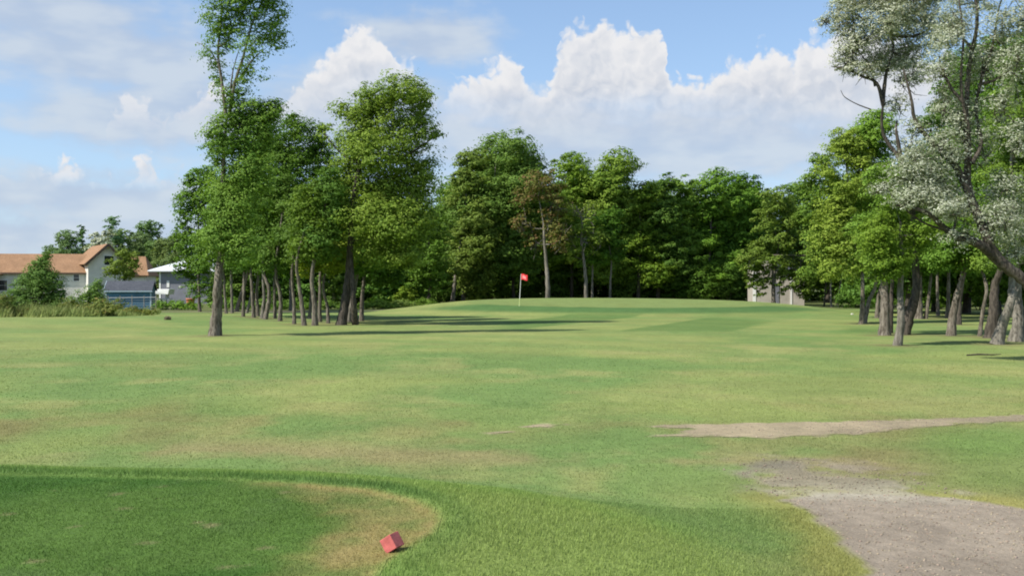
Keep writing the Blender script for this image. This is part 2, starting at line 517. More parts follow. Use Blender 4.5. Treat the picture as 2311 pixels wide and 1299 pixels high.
def link(name, me, mat, parent=None, loc=None):
    o = bpy.data.objects.new(name, me)
    if me is not None and mat is not None:
        if not me.materials:
            me.materials.append(mat)
    if parent is not None:
        o.parent = parent
    if loc is not None:
        o.location = loc
    COL.objects.link(o)
    return o


def tag(o, label=None, cat=None, group=None, kind=None):
    if label: o['label'] = label
    if cat: o['category'] = cat
    if group: o['group'] = group
    if kind: o['kind'] = kind
    return o


def empty(name, loc, rz=0.0):
    o = bpy.data.objects.new(name, None)
    o.empty_display_size = 0.2
    o.location = loc
    o.rotation_euler = (0, 0, rz)
    COL.objects.link(o)
    return o


def copy_tree(o, parent=None):
    c = o.copy()
    COL.objects.link(c)
    c.parent = parent
    for ch in list(o.children):
        copy_tree(ch, c)
    return c


def smooth_path(pts, n):
    P = np.array(pts, float)
    P = np.vstack([2 * P[0] - P[1], P, 2 * P[-1] - P[-2]])
    out = []
    m = len(P) - 3
    for i in range(m):
        p0, p1, p2, p3 = P[i:i + 4]
        for t in np.linspace(0, 1, n, endpoint=False):
            out.append(0.5 * (2 * p1 + (p2 - p0) * t + (2 * p0 - 5 * p1 + 4 * p2 - p3) * t * t + (3 * p1 - p0 - 3 * p2 + p3) * t ** 3))
    out.append(P[-2])
    return np.array(out)


# ------------------------------------------------------------------ materials
def mat_new(name):
    m = bpy.data.materials.new(name)
    m.use_nodes = True
    m.node_tree.nodes.clear()
    return m, G(m.node_tree)


def finish(m, g, shader):
    o = g.node('ShaderNodeOutputMaterial')
    m.node_tree.links.new(shader, o.inputs[0])
    return m


def principled(g, col, rough=0.7, spec=0.3, normal=None):
    p = g.node('ShaderNodeBsdfPrincipled')
    g.put(p.inputs['Base Color'], col if isinstance(col, bpy.types.NodeSocket) else (*col, 1))
    g.put(p.inputs['Roughness'], rough)
    g.put(p.inputs['Specular IOR Level'], spec)
    if normal is not None:
        g.put(p.inputs['Normal'], normal)
    return p.outputs[0]


def bump(g, h, strength, dist):
    n = g.node('ShaderNodeBump')
    g.put(n.inputs['Height'], h)
    n.inputs['Strength'].default_value = strength
    n.inputs['Distance'].default_value = dist
    return n.outputs[0]


def plain(name, col, rough=0.6, spec=0.3, var=0.18, scale=3.0, grain=None):
    m, g = mat_new(name)
    tcn = g.node('ShaderNodeTexCoord')
    n = g.noise(tcn.outputs['Object'], scale, 4.0, 0.6)
    f = g.lin(n, 0.3, 0.7, 1 - var, 1 + var)
    c = g.v('SCALE', tuple(col), scale=f)
    nrm = bump(g, g.noise(tcn.outputs['Object'], grain or scale * 8, 3.0), 0.25, 0.01)
    return finish(m, g, principled(g, c, rough, spec, nrm))


def turf_material():
    m, g = mat_new('turf')
    at = g.node('ShaderNodeAttribute', attribute_name='tint')
    geo = g.node('ShaderNodeNewGeometry')
    p = geo.outputs['Position']
    n1 = g.noise(p, 0.9, 4.0, 0.6)
    n2 = g.noise(p, 7.0, 4.0, 0.65)
    n3 = g.noise(p, 45.0, 3.0, 0.6)
    f = g.m('MULTIPLY', g.lin(n1, 0.3, 0.7, 0.90, 1.10), g.m('MULTIPLY', g.lin(n2, 0.3, 0.7, 0.86, 1.14), g.lin(n3, 0.3, 0.7, 0.84, 1.16)))
    c = g.v('SCALE', at.outputs['Color'], scale=f)
    nrm = bump(g, g.m('ADD', g.noise(p, 30.0, 4.0, 0.7), g.m('MULTIPLY', g.noise(p, 4.0, 3.0), 1.5)), 0.6, 0.03)
    return finish(m, g, principled(g, c, 0.9, 0.12, nrm))


def blade_material():
    m, g = mat_new('grass_blade')
    at = g.node('ShaderNodeAttribute', attribute_name='tint')
    geo = g.node('ShaderNodeNewGeometry')
    r = geo.outputs['Random Per Island']
    c = g.v('SCALE', at.outputs['Color'], scale=g.lin(r, 0, 1, 0.95, 1.75))
    d = principled(g, c, 0.6, 0.2)
    t = g.node('ShaderNodeBsdfTranslucent')
    g.put(t.inputs[0], c)
    mx = g.node('ShaderNodeMixShader')
    mx.inputs[0].default_value = 0.35
    m.node_tree.links.new(d, mx.inputs[1]); m.node_tree.links.new(t.outputs[0], mx.inputs[2])
    return finish(m, g, mx.outputs[0])


def leaf_material(name, ca, cb, cc=None, share=0.0, trans=0.30, rough=0.6, spec=0.12, vary=1.0):
    """two greens varied leaf by leaf and clump by clump; cc is a second leaf colour on a share of the leaves"""
    m, g = mat_new(name)
    geo = g.node('ShaderNodeNewGeometry')
    oi = g.node('ShaderNodeObjectInfo')
    r = geo.outputs['Random Per Island']
    n = g.noise(g.node('ShaderNodeTexCoord').outputs['Object'], 0.55, 3.0, 0.55)
    f = g.m('ADD', g.m('MULTIPLY', r, 0.55), g.lin(n, 0.35, 0.65, 0.0, 0.45))
    c = g.mix(f, ca, cb)
    if cc is not None:
        r2 = g.m('FRACT', g.m('MULTIPLY', r, 37.7))
        c = g.mix(g.ss(r2, share + 0.02, share - 0.02), c, cc)
    c = g.v('SCALE', c, scale=g.lin(oi.outputs['Random'], 0, 1, 0.92, 1.22))
    hue = g.node('ShaderNodeCombineXYZ')
    g.put(hue.inputs[0], g.lin(g.m('FRACT', g.m('MULTIPLY', oi.outputs['Random'], 7.3)), 0, 1, 1 - 0.04 * vary, 1 + 0.24 * vary))
    hue.inputs[1].default_value = 1.0
    g.put(hue.inputs[2], g.lin(g.m('FRACT', g.m('MULTIPLY', oi.outputs['Random'], 13.1)), 0, 1, 1 - 0.3 * vary, 1 + 0.1 * vary))
    c = g.v('MULTIPLY', c, hue.outputs[0])
    d = principled(g, c, rough, spec)
    t = g.node('ShaderNodeBsdfTranslucent')
    g.put(t.inputs[0], g.v('MULTIPLY', c, (1.10, 1.15, 0.55)))
    mx = g.node('ShaderNodeMixShader')
    mx.inputs[0].default_value = trans
    m.node_tree.links.new(d, mx.inputs[1]); m.node_tree.links.new(t.outputs[0], mx.inputs[2])
    return finish(m, g, mx.outputs[0])


def bark_material(name, ca, cb):
    m, g = mat_new(name)
    p = g.node('ShaderNodeTexCoord').outputs['Object']
    st = g.v('MULTIPLY', p, (9, 9, 1.6))
    n = g.noise(st, 1.6, 5.0, 0.65)
    n2 = g.noise(p, 1.1, 3.0)
    c = g.mix(g.ss(n, 0.36, 0.62), ca, cb)
    c = g.v('SCALE', c, scale=g.lin(n2, 0.3, 0.7, 0.75, 1.25))
    nrm = bump(g, n, 0.9, 0.05)
    return finish(m, g, principled(g, c, 0.9, 0.15, nrm))


def siding_material(name, col, pitch=0.16):
    m, g = mat_new(name)
    p = g.node('ShaderNodeTexCoord').outputs['Object']
    sp = g.node('ShaderNodeSeparateXYZ'); g.put(sp.inputs[0], p)
    fr = g.m('FRACT', g.m('DIVIDE', sp.outputs[2], pitch))
    c = g.v('SCALE', tuple(col), scale=g.lin(g.noise(p, 1.4, 4.0), 0.3, 0.7, 0.88, 1.10))
    nrm = bump(g, fr, 0.7, 0.02)
    return finish(m, g, principled(g, c, 0.6, 0.25, nrm))


def shingle_material(name, ca, cb, rough=0.9):
    m, g = mat_new(name)
    p = g.node('ShaderNodeTexCoord').outputs['Object']
    br = g.node('ShaderNodeTexBrick')
    g.put(br.inputs['Vector'], g.v('MULTIPLY', p, (1, 0, 1)) if False else p)
    n = g.noise(p, 6.0, 3.0, 0.7)
    n2 = g.noise(p, 0.8, 3.0)
    c = g.mix(g.ss(n, 0.3, 0.7), ca, cb)
    c = g.v('SCALE', c, scale=g.lin(n2, 0.3, 0.7, 0.88, 1.12))
    return finish(m, g, principled(g, c, rough, 0.2, bump(g, n, 0.6, 0.02)))


M_TURF = turf_material()
M_BLADE = blade_material()
M_LEAF = leaf_material('leaf_green', (0.062, 0.148, 0.018), (0.165, 0.285, 0.040))
M_LEAF_Y = leaf_material('leaf_yellow_green', (0.095, 0.190, 0.020), (0.220, 0.335, 0.048))
M_LEAF_D = leaf_material('leaf_dark', (0.046, 0.115, 0.016), (0.118, 0.220, 0.032))
M_LEAF_B = leaf_material('leaf_brownish', (0.075, 0.110, 0.030), (0.135, 0.155, 0.050), (0.15, 0.11, 0.06), 0.25)
M_LEAF_S = leaf_material('leaf_silver', (0.150, 0.185, 0.100), (0.290, 0.320, 0.215), (0.44, 0.465, 0.380), 0.38, 0.25, 0.5, 0.3, 0.15)
M_LEAF_F = leaf_material('leaf_far', (0.085, 0.165, 0.060), (0.150, 0.240, 0.090))  # haze of distance put into the leaf colour as a lighter, bluer green
M_LEAF_W = leaf_material('leaf_weed', (0.095, 0.150, 0.032), (0.175, 0.205, 0.048), (0.20, 0.17, 0.05), 0.15, vary=0.4)
M_LEAF_O = leaf_material('leaf_olive', (0.075, 0.155, 0.026), (0.175, 0.275, 0.056))
M_BARK = bark_material('bark', (0.075, 0.062, 0.048), (0.205, 0.180, 0.145))
M_BARK_P = bark_material('bark_pale', (0.100, 0.090, 0.072), (0.225, 0.206, 0.170))
M_BARK_D = bark_material('bark_dark', (0.040, 0.034, 0.028), (0.10, 0.085, 0.068))

# ------------------------------------------------------------------ the ground
def axis(segments):
    out = []
    for a, bb, st in segments:
        out.append(np.arange(a, bb, st))
    return np.concatenate(out)


def geo_axis(a, bb, r):
    v, st = [a], r
    while v[-1] < bb:
        v.append(v[-1] + st)
        st *= 1.16
    return np.array(v)


ys = np.concatenate([-geo_axis(20.0, 600, 3)[::-1], np.arange(-18, 3, 2.0), np.arange(3, 4.6, 0.3), np.arange(4.6, 17.5, 0.06), np.arange(17.5, 30, 0.2),
                     np.arange(30, 100, 0.5), geo_axis(100, 3000, 2.0)])
xs_in = np.concatenate([np.arange(-30, -9, 0.7), np.arange(-9, -4.5, 0.16), np.arange(-4.5, 9.0, 0.06), np.arange(9.0, 12, 0.16), np.arange(12, 45, 0.7)])
xs = np.concatenate([-geo_axis(30.7, 2500, 1.2)[::-1], xs_in, geo_axis(45.5, 2500, 1.2)])
XX, YY = np.meshgrid(xs, ys)
gx, gy = XX.ravel(), YY.ravel()
gz = terrain(gx, gy)
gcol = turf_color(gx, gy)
nx, ny = len(xs), len(ys)
idx = np.arange(nx * ny).reshape(ny, nx)
GQ = np.stack([idx[:-1, :-1], idx[:-1, 1:], idx[1:, 1:], idx[1:, :-1]], -1).reshape(-1, 4)


def tint(me, c):
    at = me.attributes.new('tint', 'FLOAT_COLOR', 'POINT')
    at.data.foreach_set('color', np.concatenate([c, np.ones((len(c), 1))], 1).astype(np.float32).ravel())


me = mesh_quads('ground', np.stack([gx, gy, gz], 1), GQ, smooth=True)
tint(me, gcol)
tag(link('ground', me, M_TURF), kind='structure')


def patch(name, sel, lift):
    q = GQ[sel[GQ].mean(1) >= 0.75]
    used, inv = np.unique(q, return_inverse=True)
    V = np.stack([gx[used], gy[used], gz[used] + lift], 1)
    me_ = mesh_quads(name, V, inv.reshape(q.shape), smooth=True)
    tint(me_, gcol[used])
    return tag(link(name, me_, M_TURF), kind='structure')


KM = masks(gx, gy)
patch('tee_box', KM['tee'] < 0.0, 0.004)
patch('gravel_path', KM['gravel'] < 0.03, 0.005)
patch('dirt_path', KM['dirt'] < 0.02, 0.005)
patch('putting_green', KM['green'] < 0.93, 0.004)
patch('lane', (KM['lane'] < 0.1), 0.006)


# ------------------------------------------------------------------ grass blades and gravel stones
def scatter(n, y0, y1, seed, spread=0.57):
    r = np.random.default_rng(seed)
    y = np.sqrt(r.random(n) * (y1 * y1 - y0 * y0) + y0 * y0)
    x = (r.random(n) * 2 - 1) * (spread * y + 0.4)
    return x, y, r


def blades(n, y0, y1, wid, hgt, seed):
    x, y, r = scatter(n, y0, y1, seed)
    k = masks(x, y)
    td = k['tee']
    thin = (1 - sstep(k['thin'], -0.5, 0.3)) * 0.75
    fade = 1 - sstep(y, 22, 40) if y1 > 30 else np.ones(n)
    keep = (r.random(n) < fade) & (k['gravel'] > 0.02 + 0.10 * r.random(n)) & (k['dirt'] > -0.02 + 0.12 * r.random(n)) & (r.random(n) > thin)
    h = hgt * (0.6 + 0.8 * r.random(n))
    h = np.where(td < 0, 0.014 * (0.7 + 0.6 * r.random(n)), h)
    fr = np.exp(-((td - 0.12) / 0.15) ** 2)
    h = h * (1 + fr * (0.2 + 0.55 * sstep(y, 7.3, 8.0))) * (1 + 0.25 * (1 - sstep(td, 0.4, 2.2)) * (td > 0) * (y < 10))
    h = h * (0.6 + 0.8 * fbm(x / 0.5, y / 0.5, 77, 2))
    x, y, h = x[keep], y[keep], h[keep]
    m = len(x)
    z = terrain(x, y) + 0.002
    th = r.random(m) * np.pi * 2
    w = wid * (0.7 + 0.6 * r.random(m))
    dx, dy = np.cos(th) * w * 0.5, np.sin(th) * w * 0.5
    lean = 1.1
    lx = h * (0.12 + lean * (r.random(m) - 0.5)); ly = h * lean * (r.random(m) - 0.5) * 1.3
    V = np.empty((m, 3, 3))
    V[:, 0] = np.stack([x - dx, y - dy, z], 1)
    V[:, 1] = np.stack([x + dx, y + dy, z], 1)
    V[:, 2] = np.stack([x + lx, y + ly, z + h], 1)
    return V.reshape(-1, 3), np.repeat(turf_color(x, y), 3, 0)


parts = [blades(290000, 4.9, 9.5, 0.0045, 0.019, 1), blades(130000, 9.5, 18, 0.009, 0.012, 2), blades(130000, 18, 40, 0.018, 0.013, 3)]
V = np.concatenate([p[0] for p in parts]); C = np.concatenate([p[1] for p in parts])
me = mesh_quads('grass', V, np.arange(len(V)).reshape(-1, 3))
tint(me, C)
tag(link('grass', me, M_BLADE), 'short mown grass covering the tee, its bank and the fairway', 'grass', kind='stuff')

OCT = np.array([(1, 0, 0), (-1, 0, 0), (0, 1, 0), (0, -1, 0), (0, 0, 1), (0, 0, -1)], float)
OCF = np.array([(0, 2, 4), (2, 1, 4), (1, 3, 4), (3, 0, 4), (2, 0, 5), (1, 2, 5), (3, 1, 5), (0, 3, 5)])
x, y, r = scatter(60000, 5.0, 17.0, 9)
k = masks(x, y)
pr = np.where(k['gravel'] < 0.0, 0.9, np.where(k['thin'] < 0.1, 0.35, np.where(k['dirt'] < 0, 0.20 + 0.5 * (x > 4.5), 0.0)))
pr = pr * (0.5 + fbm(x / 0.4, y / 0.4, 88, 2))
kp = r.random(len(x)) < pr
x, y = x[kp], y[kp]
m = len(x)
s = 0.004 + 0.010 * r.random(m) ** 2.2
rot = r.random(m) * 6.28
P = OCT[None] * (s[:, None, None] * (0.7 + 0.7 * r.random((m, 6, 1)))) * np.array((1.2, 1.0, 0.7))
cx_, sx_ = np.cos(rot)[:, None], np.sin(rot)[:, None]
P = np.stack([P[:, :, 0] * cx_ - P[:, :, 1] * sx_, P[:, :, 0] * sx_ + P[:, :, 1] * cx_, P[:, :, 2]], -1)
P += np.stack([x, y, terrain(x, y) + 0.006], 1)[:, None, :]
me = mesh_quads('gravel', P.reshape(-1, 3), (OCF[None] + 6 * np.arange(m)[:, None, None]).reshape(-1, 3))
cst = np.array((0.29, 0.238, 0.178))[None] * (0.68 + 0.52 * r.random((m, 1))) * (1 + 0.12 * (r.random((m, 3)) - 0.5))
tint(me, np.repeat(cst, 6, 0))
tag(link('gravel', me, M_TURF), 'loose pale gravel stones lying on the cart track', 'gravel', kind='stuff')


# ------------------------------------------------------------------ trees
def leaf_mesh(name, blobs, L, cover, seed, wind=0.35, aspect=0.62, clump=0.30, wild=0.7):
    """blobs: (centre xyz, radii xyz, density) in local metres; leaves are small diamonds set in clumps"""
    r = np.random.default_rng(seed)
    PP, NN = [], []
    for (c, rad, den) in blobs:
        c = np.array(c); rad = np.array(rad)
        n = int(den * cover * math.pi * rad[0] * rad[2] / (0.5 * aspect * L * L))
        rc = clump * (0.42 + 0.80 * min(rad))
        per = 44 if n > 700 else 18
        nc = max(4, n // per)
        u = r.normal(size=(nc, 3)); u /= np.linalg.norm(u, axis=1, keepdims=True)
        rr = r.random(nc) ** 0.40 * 1.06 * np.where(r.random(nc) < 0.12, 1.22, 1.0)
        cc = u * rr[:, None] * rad
        rcs = rc * (0.45 + 1.0 * r.random(nc))
        w = r.normal(size=(nc, per, 3)) + np.array((0, 0, 0.35)); w /= np.linalg.norm(w, axis=2, keepdims=True)
        off = w * (r.random((nc, per, 1)) ** 0.45) * rcs[:, None, None] * np.array((1.15, 1.0, 0.72))
        wd = np.array((0.90, 0.0, 0.42))           # the wind lays every spray over to the right
        off += wd * (off @ wd)[:, :, None] * (1.2 * wind)
        p = c + cc[:, None, :] + off
        outw = (cc / rad)[:, None, :] * 0.60 + w * 0.70 + np.array((-0.12, -0.10, 0.45)) + wild * r.normal(size=w.shape) * 0.5
        PP.append(p.reshape(-1, 3)); NN.append(outw.reshape(-1, 3))
    P = np.concatenate(PP); N = np.concatenate(NN)
    N /= np.linalg.norm(N, axis=1, keepdims=True) + 1e-9
    m = len(P)
    D = r.normal(size=(m, 3)) * 0.55 + np.array((wind * 1.6, 0, -0.25))
    D -= N * (D * N).sum(1, keepdims=True)
    D /= np.linalg.norm(D, axis=1, keepdims=True) + 1e-9
    S = np.cross(N, D)
    ll = (L * (0.65 + 0.7 * r.random(m)))[:, None]
    V = np.empty((m, 3, 3))
    V[:, 0] = P - D * ll * 0.40 + S * ll * aspect * 0.5
    V[:, 1] = P + D * ll * 0.60 - N * ll * 0.10
    V[:, 2] = P - D * ll * 0.40 - S * ll * aspect * 0.5
    return mesh_quads(name, V, np.arange(m * 3).reshape(-1, 3))


def tube_mesh(name, pts, r0, r1, sides=8, n=6, seed=0, flare=0.0, power=0.9):
    P = smooth_path(pts, n)
    t = np.linspace(0, 1, len(P))
    R = r0 + (r1 - r0) * t ** power
    if flare:
        zz = P[:, 2] - P[0, 2]
        R = R * (1 + flare * np.exp(-np.clip(zz, 0, 99) / 0.35))
    jr = np.random.default_rng(seed)
    P = P + (jr.random(P.shape) - 0.5) * (R[:, None] * 0.25) * np.minimum(1, t * 8)[:, None]
    V_, Q_ = tube_arrays(P, R, sides, seed)
    return mesh_quads(name, V_, Q_, smooth=True)


TREES = []


def auto_blobs(px, w, top, bot, seed, lean=0.10, taper=0.55, den=1.0):
    r = random.Random(seed)
    out = []
    H = bot - top
    n = max(3, int(round(H / (w * 0.62))))
    for i in range(n):
        t = (i + 0.5) / n
        hw = w * (0.62 + 0.55 * math.sin(math.pi * min(1, t * 0.9 + 0.12))) * (1 - (taper * max(0, t - 0.6) / 0.4))
        y = bot - H * t
        for k_ in range(3 if hw > w * 0.55 else 2):
            ox = (r.random() * 2 - 1) * hw * 0.72 + lean * w * t
            rr = w * r.uniform(0.42, 0.60)
            out.append((px + ox, y + r.uniform(-0.2, 0.2) * w, rr * 1.1, rr * r.uniform(0.75, 0.95), den))
    return out


def tree(name, label, cat, base, trunk_px, r0, blobs, leaf, bark, seed, group=None, d=None, limbs=6, cover=1.7, leafk=0.0024,
         stems=(), aspect=0.66, wind=0.55, r_end=0.04, clump=0.30, depth=1.0, flare=0.18, twigs=0):
    """base: photo pixel of the foot (or x, y with d given); trunk_px and blobs are at the tree's own distance"""
    r = random.Random(seed)
    if d is None:
        bx, by = root(*base)
    else:
        bx, by = (base[0] - CX) / F * d, d
    bz = terr(bx, by)
    s = by / F
    e = empty(name, (bx, by, bz - 0.03))
    tag(e, label, cat, group)
    def loc(p, dy=0.0):
        return ((p[0] - CX) * s - bx, dy, EYE + (CY - p[1]) * s - bz + 0.03)
    sway = [0.0]
    pts = [(0, 0, 0)] + [loc(p, r.uniform(-0.25, 0.25) * min(1, i + 0.4)) for i, p in enumerate(trunk_px)]
    link('trunk', tube_mesh('trunk', pts, r0, r_end, 9, 6, seed, flare), bark, e)
    spine = smooth_path(pts, 8)
    for st in stems:           # extra stems or big boughs given as pixel paths with start and end radius
        p3 = [loc(p, (p[2] if len(p) > 2 else r.uniform(-0.3, 0.3))) for p in st[0]]
        link('limb', tube_mesh('limb', p3, st[1], st[2], 7, 5, seed + 5), bark, e)
        spine = np.vstack([spine, smooth_path(p3, 6)])
    B3 = []
    for bl in blobs:
        px, py, rx, ry = bl[:4]
        den = bl[4] if len(bl) > 4 else 1.0
        dy = r.uniform(-0.75, 0.75) * rx * s * 1.2 * depth
        B3.append((loc((px, py), dy), (rx * s, rx * s * r.uniform(0.8, 1.1) * depth, ry * s), den))
    pick = B3[:]
    r.shuffle(pick)
    for (c, rad, den) in pick[:limbs]:
        c = np.array(c)
        cand = spine[(spine[:, 2] < c[2] - 0.25 * abs(c[0])) & (spine[:, 2] > 0.25 * spine[:, 2].max())]
        if not len(cand):
            cand = spine
        a = cand[np.argmin(np.linalg.norm((cand - c) * (1, 1, 0.7), axis=1))]
        mid = a * 0.5 + c * 0.5 + np.array((0, 0, -0.12 * np.linalg.norm(c - a)))
        end = c + (np.array((r.uniform(-.3, .5), r.uniform(-.3, .3), 0.55)) * np.array(rad))
        rl = max(0.02, r0 * r.uniform(0.16, 0.30))
        link('limb', tube_mesh('limb', [a, mid, c, end], rl, 0.012, 5, 4, seed + 3), bark, e)
    if twigs:
        TV, TQ, o = [], [], 0
        jr = np.random.default_rng(seed + 77)
        for (c, rad, den) in B3:
            for _ in range(twigs):
                a = np.array(c) + jr.normal(size=3) * np.array(rad) * 0.25 - np.array((0, 0, rad[2] * 0.4))
                u = jr.normal(size=3) + np.array((0.2, 0, 0.7)); u /= np.linalg.norm(u)
                bb = a + u * np.array(rad) * jr.uniform(0.7, 1.25)
                mm = (a + bb) / 2 + jr.normal(size=3) * 0.08 * np.linalg.norm(bb - a)
                v_, q_ = tube_arrays(np.array([a, mm, bb]), np.array([0.024, 0.016, 0.007]) * (by / 40) ** 0.6, 3)
                TV.append(v_); TQ.append(q_ + o); o += len(v_)
        tag(link('twigs', mesh_quads('twigs', np.concatenate(TV), np.concatenate(TQ)), bark, e), kind='stuff')
    L = leafk * by
    cover = cover * 2.7
    cr = link('crown', leaf_mesh('crown', B3, L, cover, seed, wind, aspect, clump), leaf, e)
    tag(cr, kind='stuff')
    TREES.append(e)
    return e


T = 'leafy_tree'
GL = 'trees of the left grove'
# --- the tall tree at the front of the left grove
tree(T, 'tallest tree, with a split airy top, at the front of the left grove', 'tree', (485, 757),
     [(490, 700), (494, 640), (497, 560), (500, 450), (505, 350), (512, 260)], 0.245,
     [(490, 105, 30, 49, 0.41), (478, 150, 19, 24, 0.26), (500, 45, 38, 46, 0.53), (505, -25, 43, 52, 0.59), (520, 90, 17, 41, 0.26),
      (600, 60, 49, 46, 0.53), (575, 110, 37, 31, 0.34), (560, 10, 54, 52, 0.53), (622, 30, 32, 35, 0.59), (590, -45, 59, 52, 0.59), (545, 60, 26, 52, 0.34),
      (540, 195, 23, 31, 0.38), (500, 205, 21, 26, 0.26), (560, 150, 23, 26, 0.23), (585, 165, 23, 18, 0.15), (625, 90, 25, 20, 0.45),
      (525, 225, 20, 22, .5), (555, 170, 20, 30, .3), (490, 165, 14, 30, .3), (535, 262, 42, 42), (568, 250, 48, 36), (608, 248, 26, 30), (505, 310, 34, 48), (550, 320, 52, 52), (590, 290, 34, 36), (480, 330, 20, 36, .6),
      (520, 400, 55, 56), (575, 390, 45, 50), (495, 460, 42, 50), (540, 480, 48, 56), (500, 545, 46, 45), (555, 560, 40, 40), (520, 520, 40, 40)],
     M_LEAF, M_BARK, 101, GL, limbs=9, cover=2.0,
     stems=[([(512, 260), (504, 190), (494, 120), (498, 40), (502, -40)], 0.075, 0.02), ([(512, 260), (534, 190), (552, 130), (572, 60), (600, -20)], 0.08, 0.02),
            ([(500, 165), (482, 125), (462, 105), (442, 95)], 0.03, 0.01), ([(536, 185), (570, 140), (600, 110)], 0.04, 0.012), ([(520, 220), (530, 160), (540, 100)], 0.04, 0.01)])
# --- slender tree at the left edge of the grove
tree(T, 'slender leafy tree at the left end of the left grove, beside the grey house', 'tree', (451, 703),
     [(449, 650), (447, 560), (450, 470)], 0.13,
     [(455, 425, 38, 36), (430, 470, 34, 44), (470, 480, 40, 50), (420, 540, 30, 36, .9), (455, 550, 42, 44), (425, 590, 30, 26), (470, 600, 34, 28), (415, 622, 26, 20), (440, 650, 26, 22, .8), (475, 640, 22, 20, .7), (440, 400, 26, 24, .8), (475, 395, 26, 24), (410, 510, 18, 24, .6)],
     M_LEAF, M_BARK, 102, GL, limbs=6)
# --- dark tree in the middle
tree(T, 'dark green tree with a humped crown between the tallest tree and the big bushy one', 'tree', (598, 720),
     [(606, 680), (607, 650), (592, 600), (600, 500), (640, 400)], 0.15,
     [(676, 300, 42, 34), (640, 335, 40, 40), (700, 335, 30, 44), (620, 380, 44, 44), (670, 385, 56, 52), (610, 450, 48, 50), (670, 460, 56, 56), (640, 530, 54, 46), (590, 540, 40, 44), (700, 520, 40, 44), (655, 275, 24, 16), (600, 330, 34, 40), (735, 365, 30, 40), (742, 430, 34, 44), (572, 345, 30, 40), (720, 300, 20, 26, .8), (585, 480, 44, 50), (610, 590, 40, 26), (665, 585, 40, 26)],
     M_LEAF_D, M_BARK, 103, GL, limbs=7, cover=2.0)
# --- the big bushy tree
tree(T, 'big bushy bright-topped tree with two thick dark trunks, right in the left grove', 'tree', (770, 733),
     [(778, 680), (786, 610), (792, 520), (800, 440), (815, 370), (850, 300)], 0.27,
     [(905, 210, 56, 34), (850, 222, 44, 38), (945, 225, 30, 36), (785, 250, 34, 26, .5), (765, 240, 18, 14, .4), (820, 260, 40, 36), (880, 275, 84, 44), (950, 300, 34, 34), (985, 308, 18, 12, .7),
      (800, 320, 50, 46), (860, 345, 78, 50), (930, 365, 54, 48), (775, 385, 44, 44), (835, 415, 66, 52), (905, 430, 66, 52), (955, 420, 34, 48), (760, 450, 36, 38),
      (840, 490, 60, 48), (910, 500, 60, 52), (955, 500, 30, 46), (860, 560, 56, 44), (925, 570, 44, 42), (730, 300, 22, 22, .35)],
     M_LEAF_Y, M_BARK_D, 104, GL, limbs=10, cover=2.0, stems=[([(801, 731), (800, 690), (797, 640), (790, 560)], 0.19, 0.10)])
# --- low bright tree
tree(T, 'low bright yellow-green tree with a rounded crown in front of the dark trunks', 'tree', (741, 729),
     [(738, 690), (730, 650), (735, 600), (742, 550)], 0.10,
     [(738, 512, 40, 28), (765, 540, 34, 30), (712, 545, 30, 26), (740, 560, 46, 28), (700, 590, 32, 24), (742, 598, 44, 22), (690, 612, 20, 14), (775, 580, 30, 26)],
     M_LEAF_Y, M_BARK, 105, GL, limbs=5)

# --- the many thin trunks of the left grove, with the crown each carries
ordinal = ['first', 'second', 'third', 'fourth', 'fifth', 'sixth', 'seventh', 'eighth', 'ninth', 'tenth', 'eleventh', 'twelfth', 'thirteenth', 'fourteenth',
           'fifteenth', 'sixteenth', 'seventeenth', 'eighteenth', 'nineteenth', 'twentieth', 'twenty-first', 'twenty-second', 'twenty-third']
left_trunks = [  # foot, bend points, radius, crown centre, half width, top, bottom
    ((511, 707), [(507, 660), (505, 610)], .12, 500, 46, 430, 610), ((524, 706), [(523, 650), (521, 600)], .13, 540, 50, 400, 600),
    ((533, 703), [(545, 660), (560, 610)], .20, 560, 50, 450, 610), ((549, 714), [(551, 660), (549, 600)], .13, 556, 48, 420, 600),
    ((557, 706), [(568, 660), (566, 600)], .12, 580, 48, 430, 605), ((573, 716), [(571, 670), (567, 610)], .14, 590, 46, 440, 600),
    ((582, 713), [(580, 660), (583, 610)], .14, 570, 44, 470, 605), ((591, 718), [(596, 670), (595, 610)], .14, 610, 44, 450, 600),
    ((621, 718), [(620, 660), (618, 600)], .12, 625, 46, 430, 605), ((632, 724), [(634, 670), (624, 610)], .15, 640, 46, 400, 600),
    ((656, 700), [(656, 650), (655, 600)], .16, 660, 50, 420, 620), ((664, 731), [(663, 680), (660, 620)], .12, 680, 40, 440, 600),
    ((687, 734), [(680, 680), (674, 640), (672, 590)], .15, 700, 42, 400, 590), ((698, 718), [(702, 670), (700, 610)], .12, 720, 46, 410, 600),
    ((711, 734), [(710, 680), (706, 620)], .19, 740, 46, 390, 590), ((722, 726), [(722, 670), (724, 610)], .13, 760, 46, 430, 600),
    ((787, 726), [(795, 680), (805, 620)], .17, 830, 48, 420, 620), ((816, 724), [(818, 670), (826, 610)], .16, 880, 50, 430, 640)]
for i, (ft, bend, rr, cxp, w, top, bot) in enumerate(left_trunks):
    words = {2: 'stout trunk leaning right, ', 12: 'crooked trunk, ', 14: 'thicker dark trunk, ', 9: 'kinked trunk, '}.get(i, 'thin trunk, ')
    tree(T, words + ordinal[i] + ' from the left in the left grove row of trunks', 'tree', ft,
         bend + [((bend[-1][0] + cxp) / 2, bot - 60), (cxp, top + 40)], rr * 0.85,
         auto_blobs(cxp, w, top, bot, 300 + i), [M_LEAF_D, M_LEAF, M_LEAF_D][i % 3], [M_BARK, M_BARK_P, M_BARK][i % 3], 300 + i, GL, limbs=4, cover=1.35)

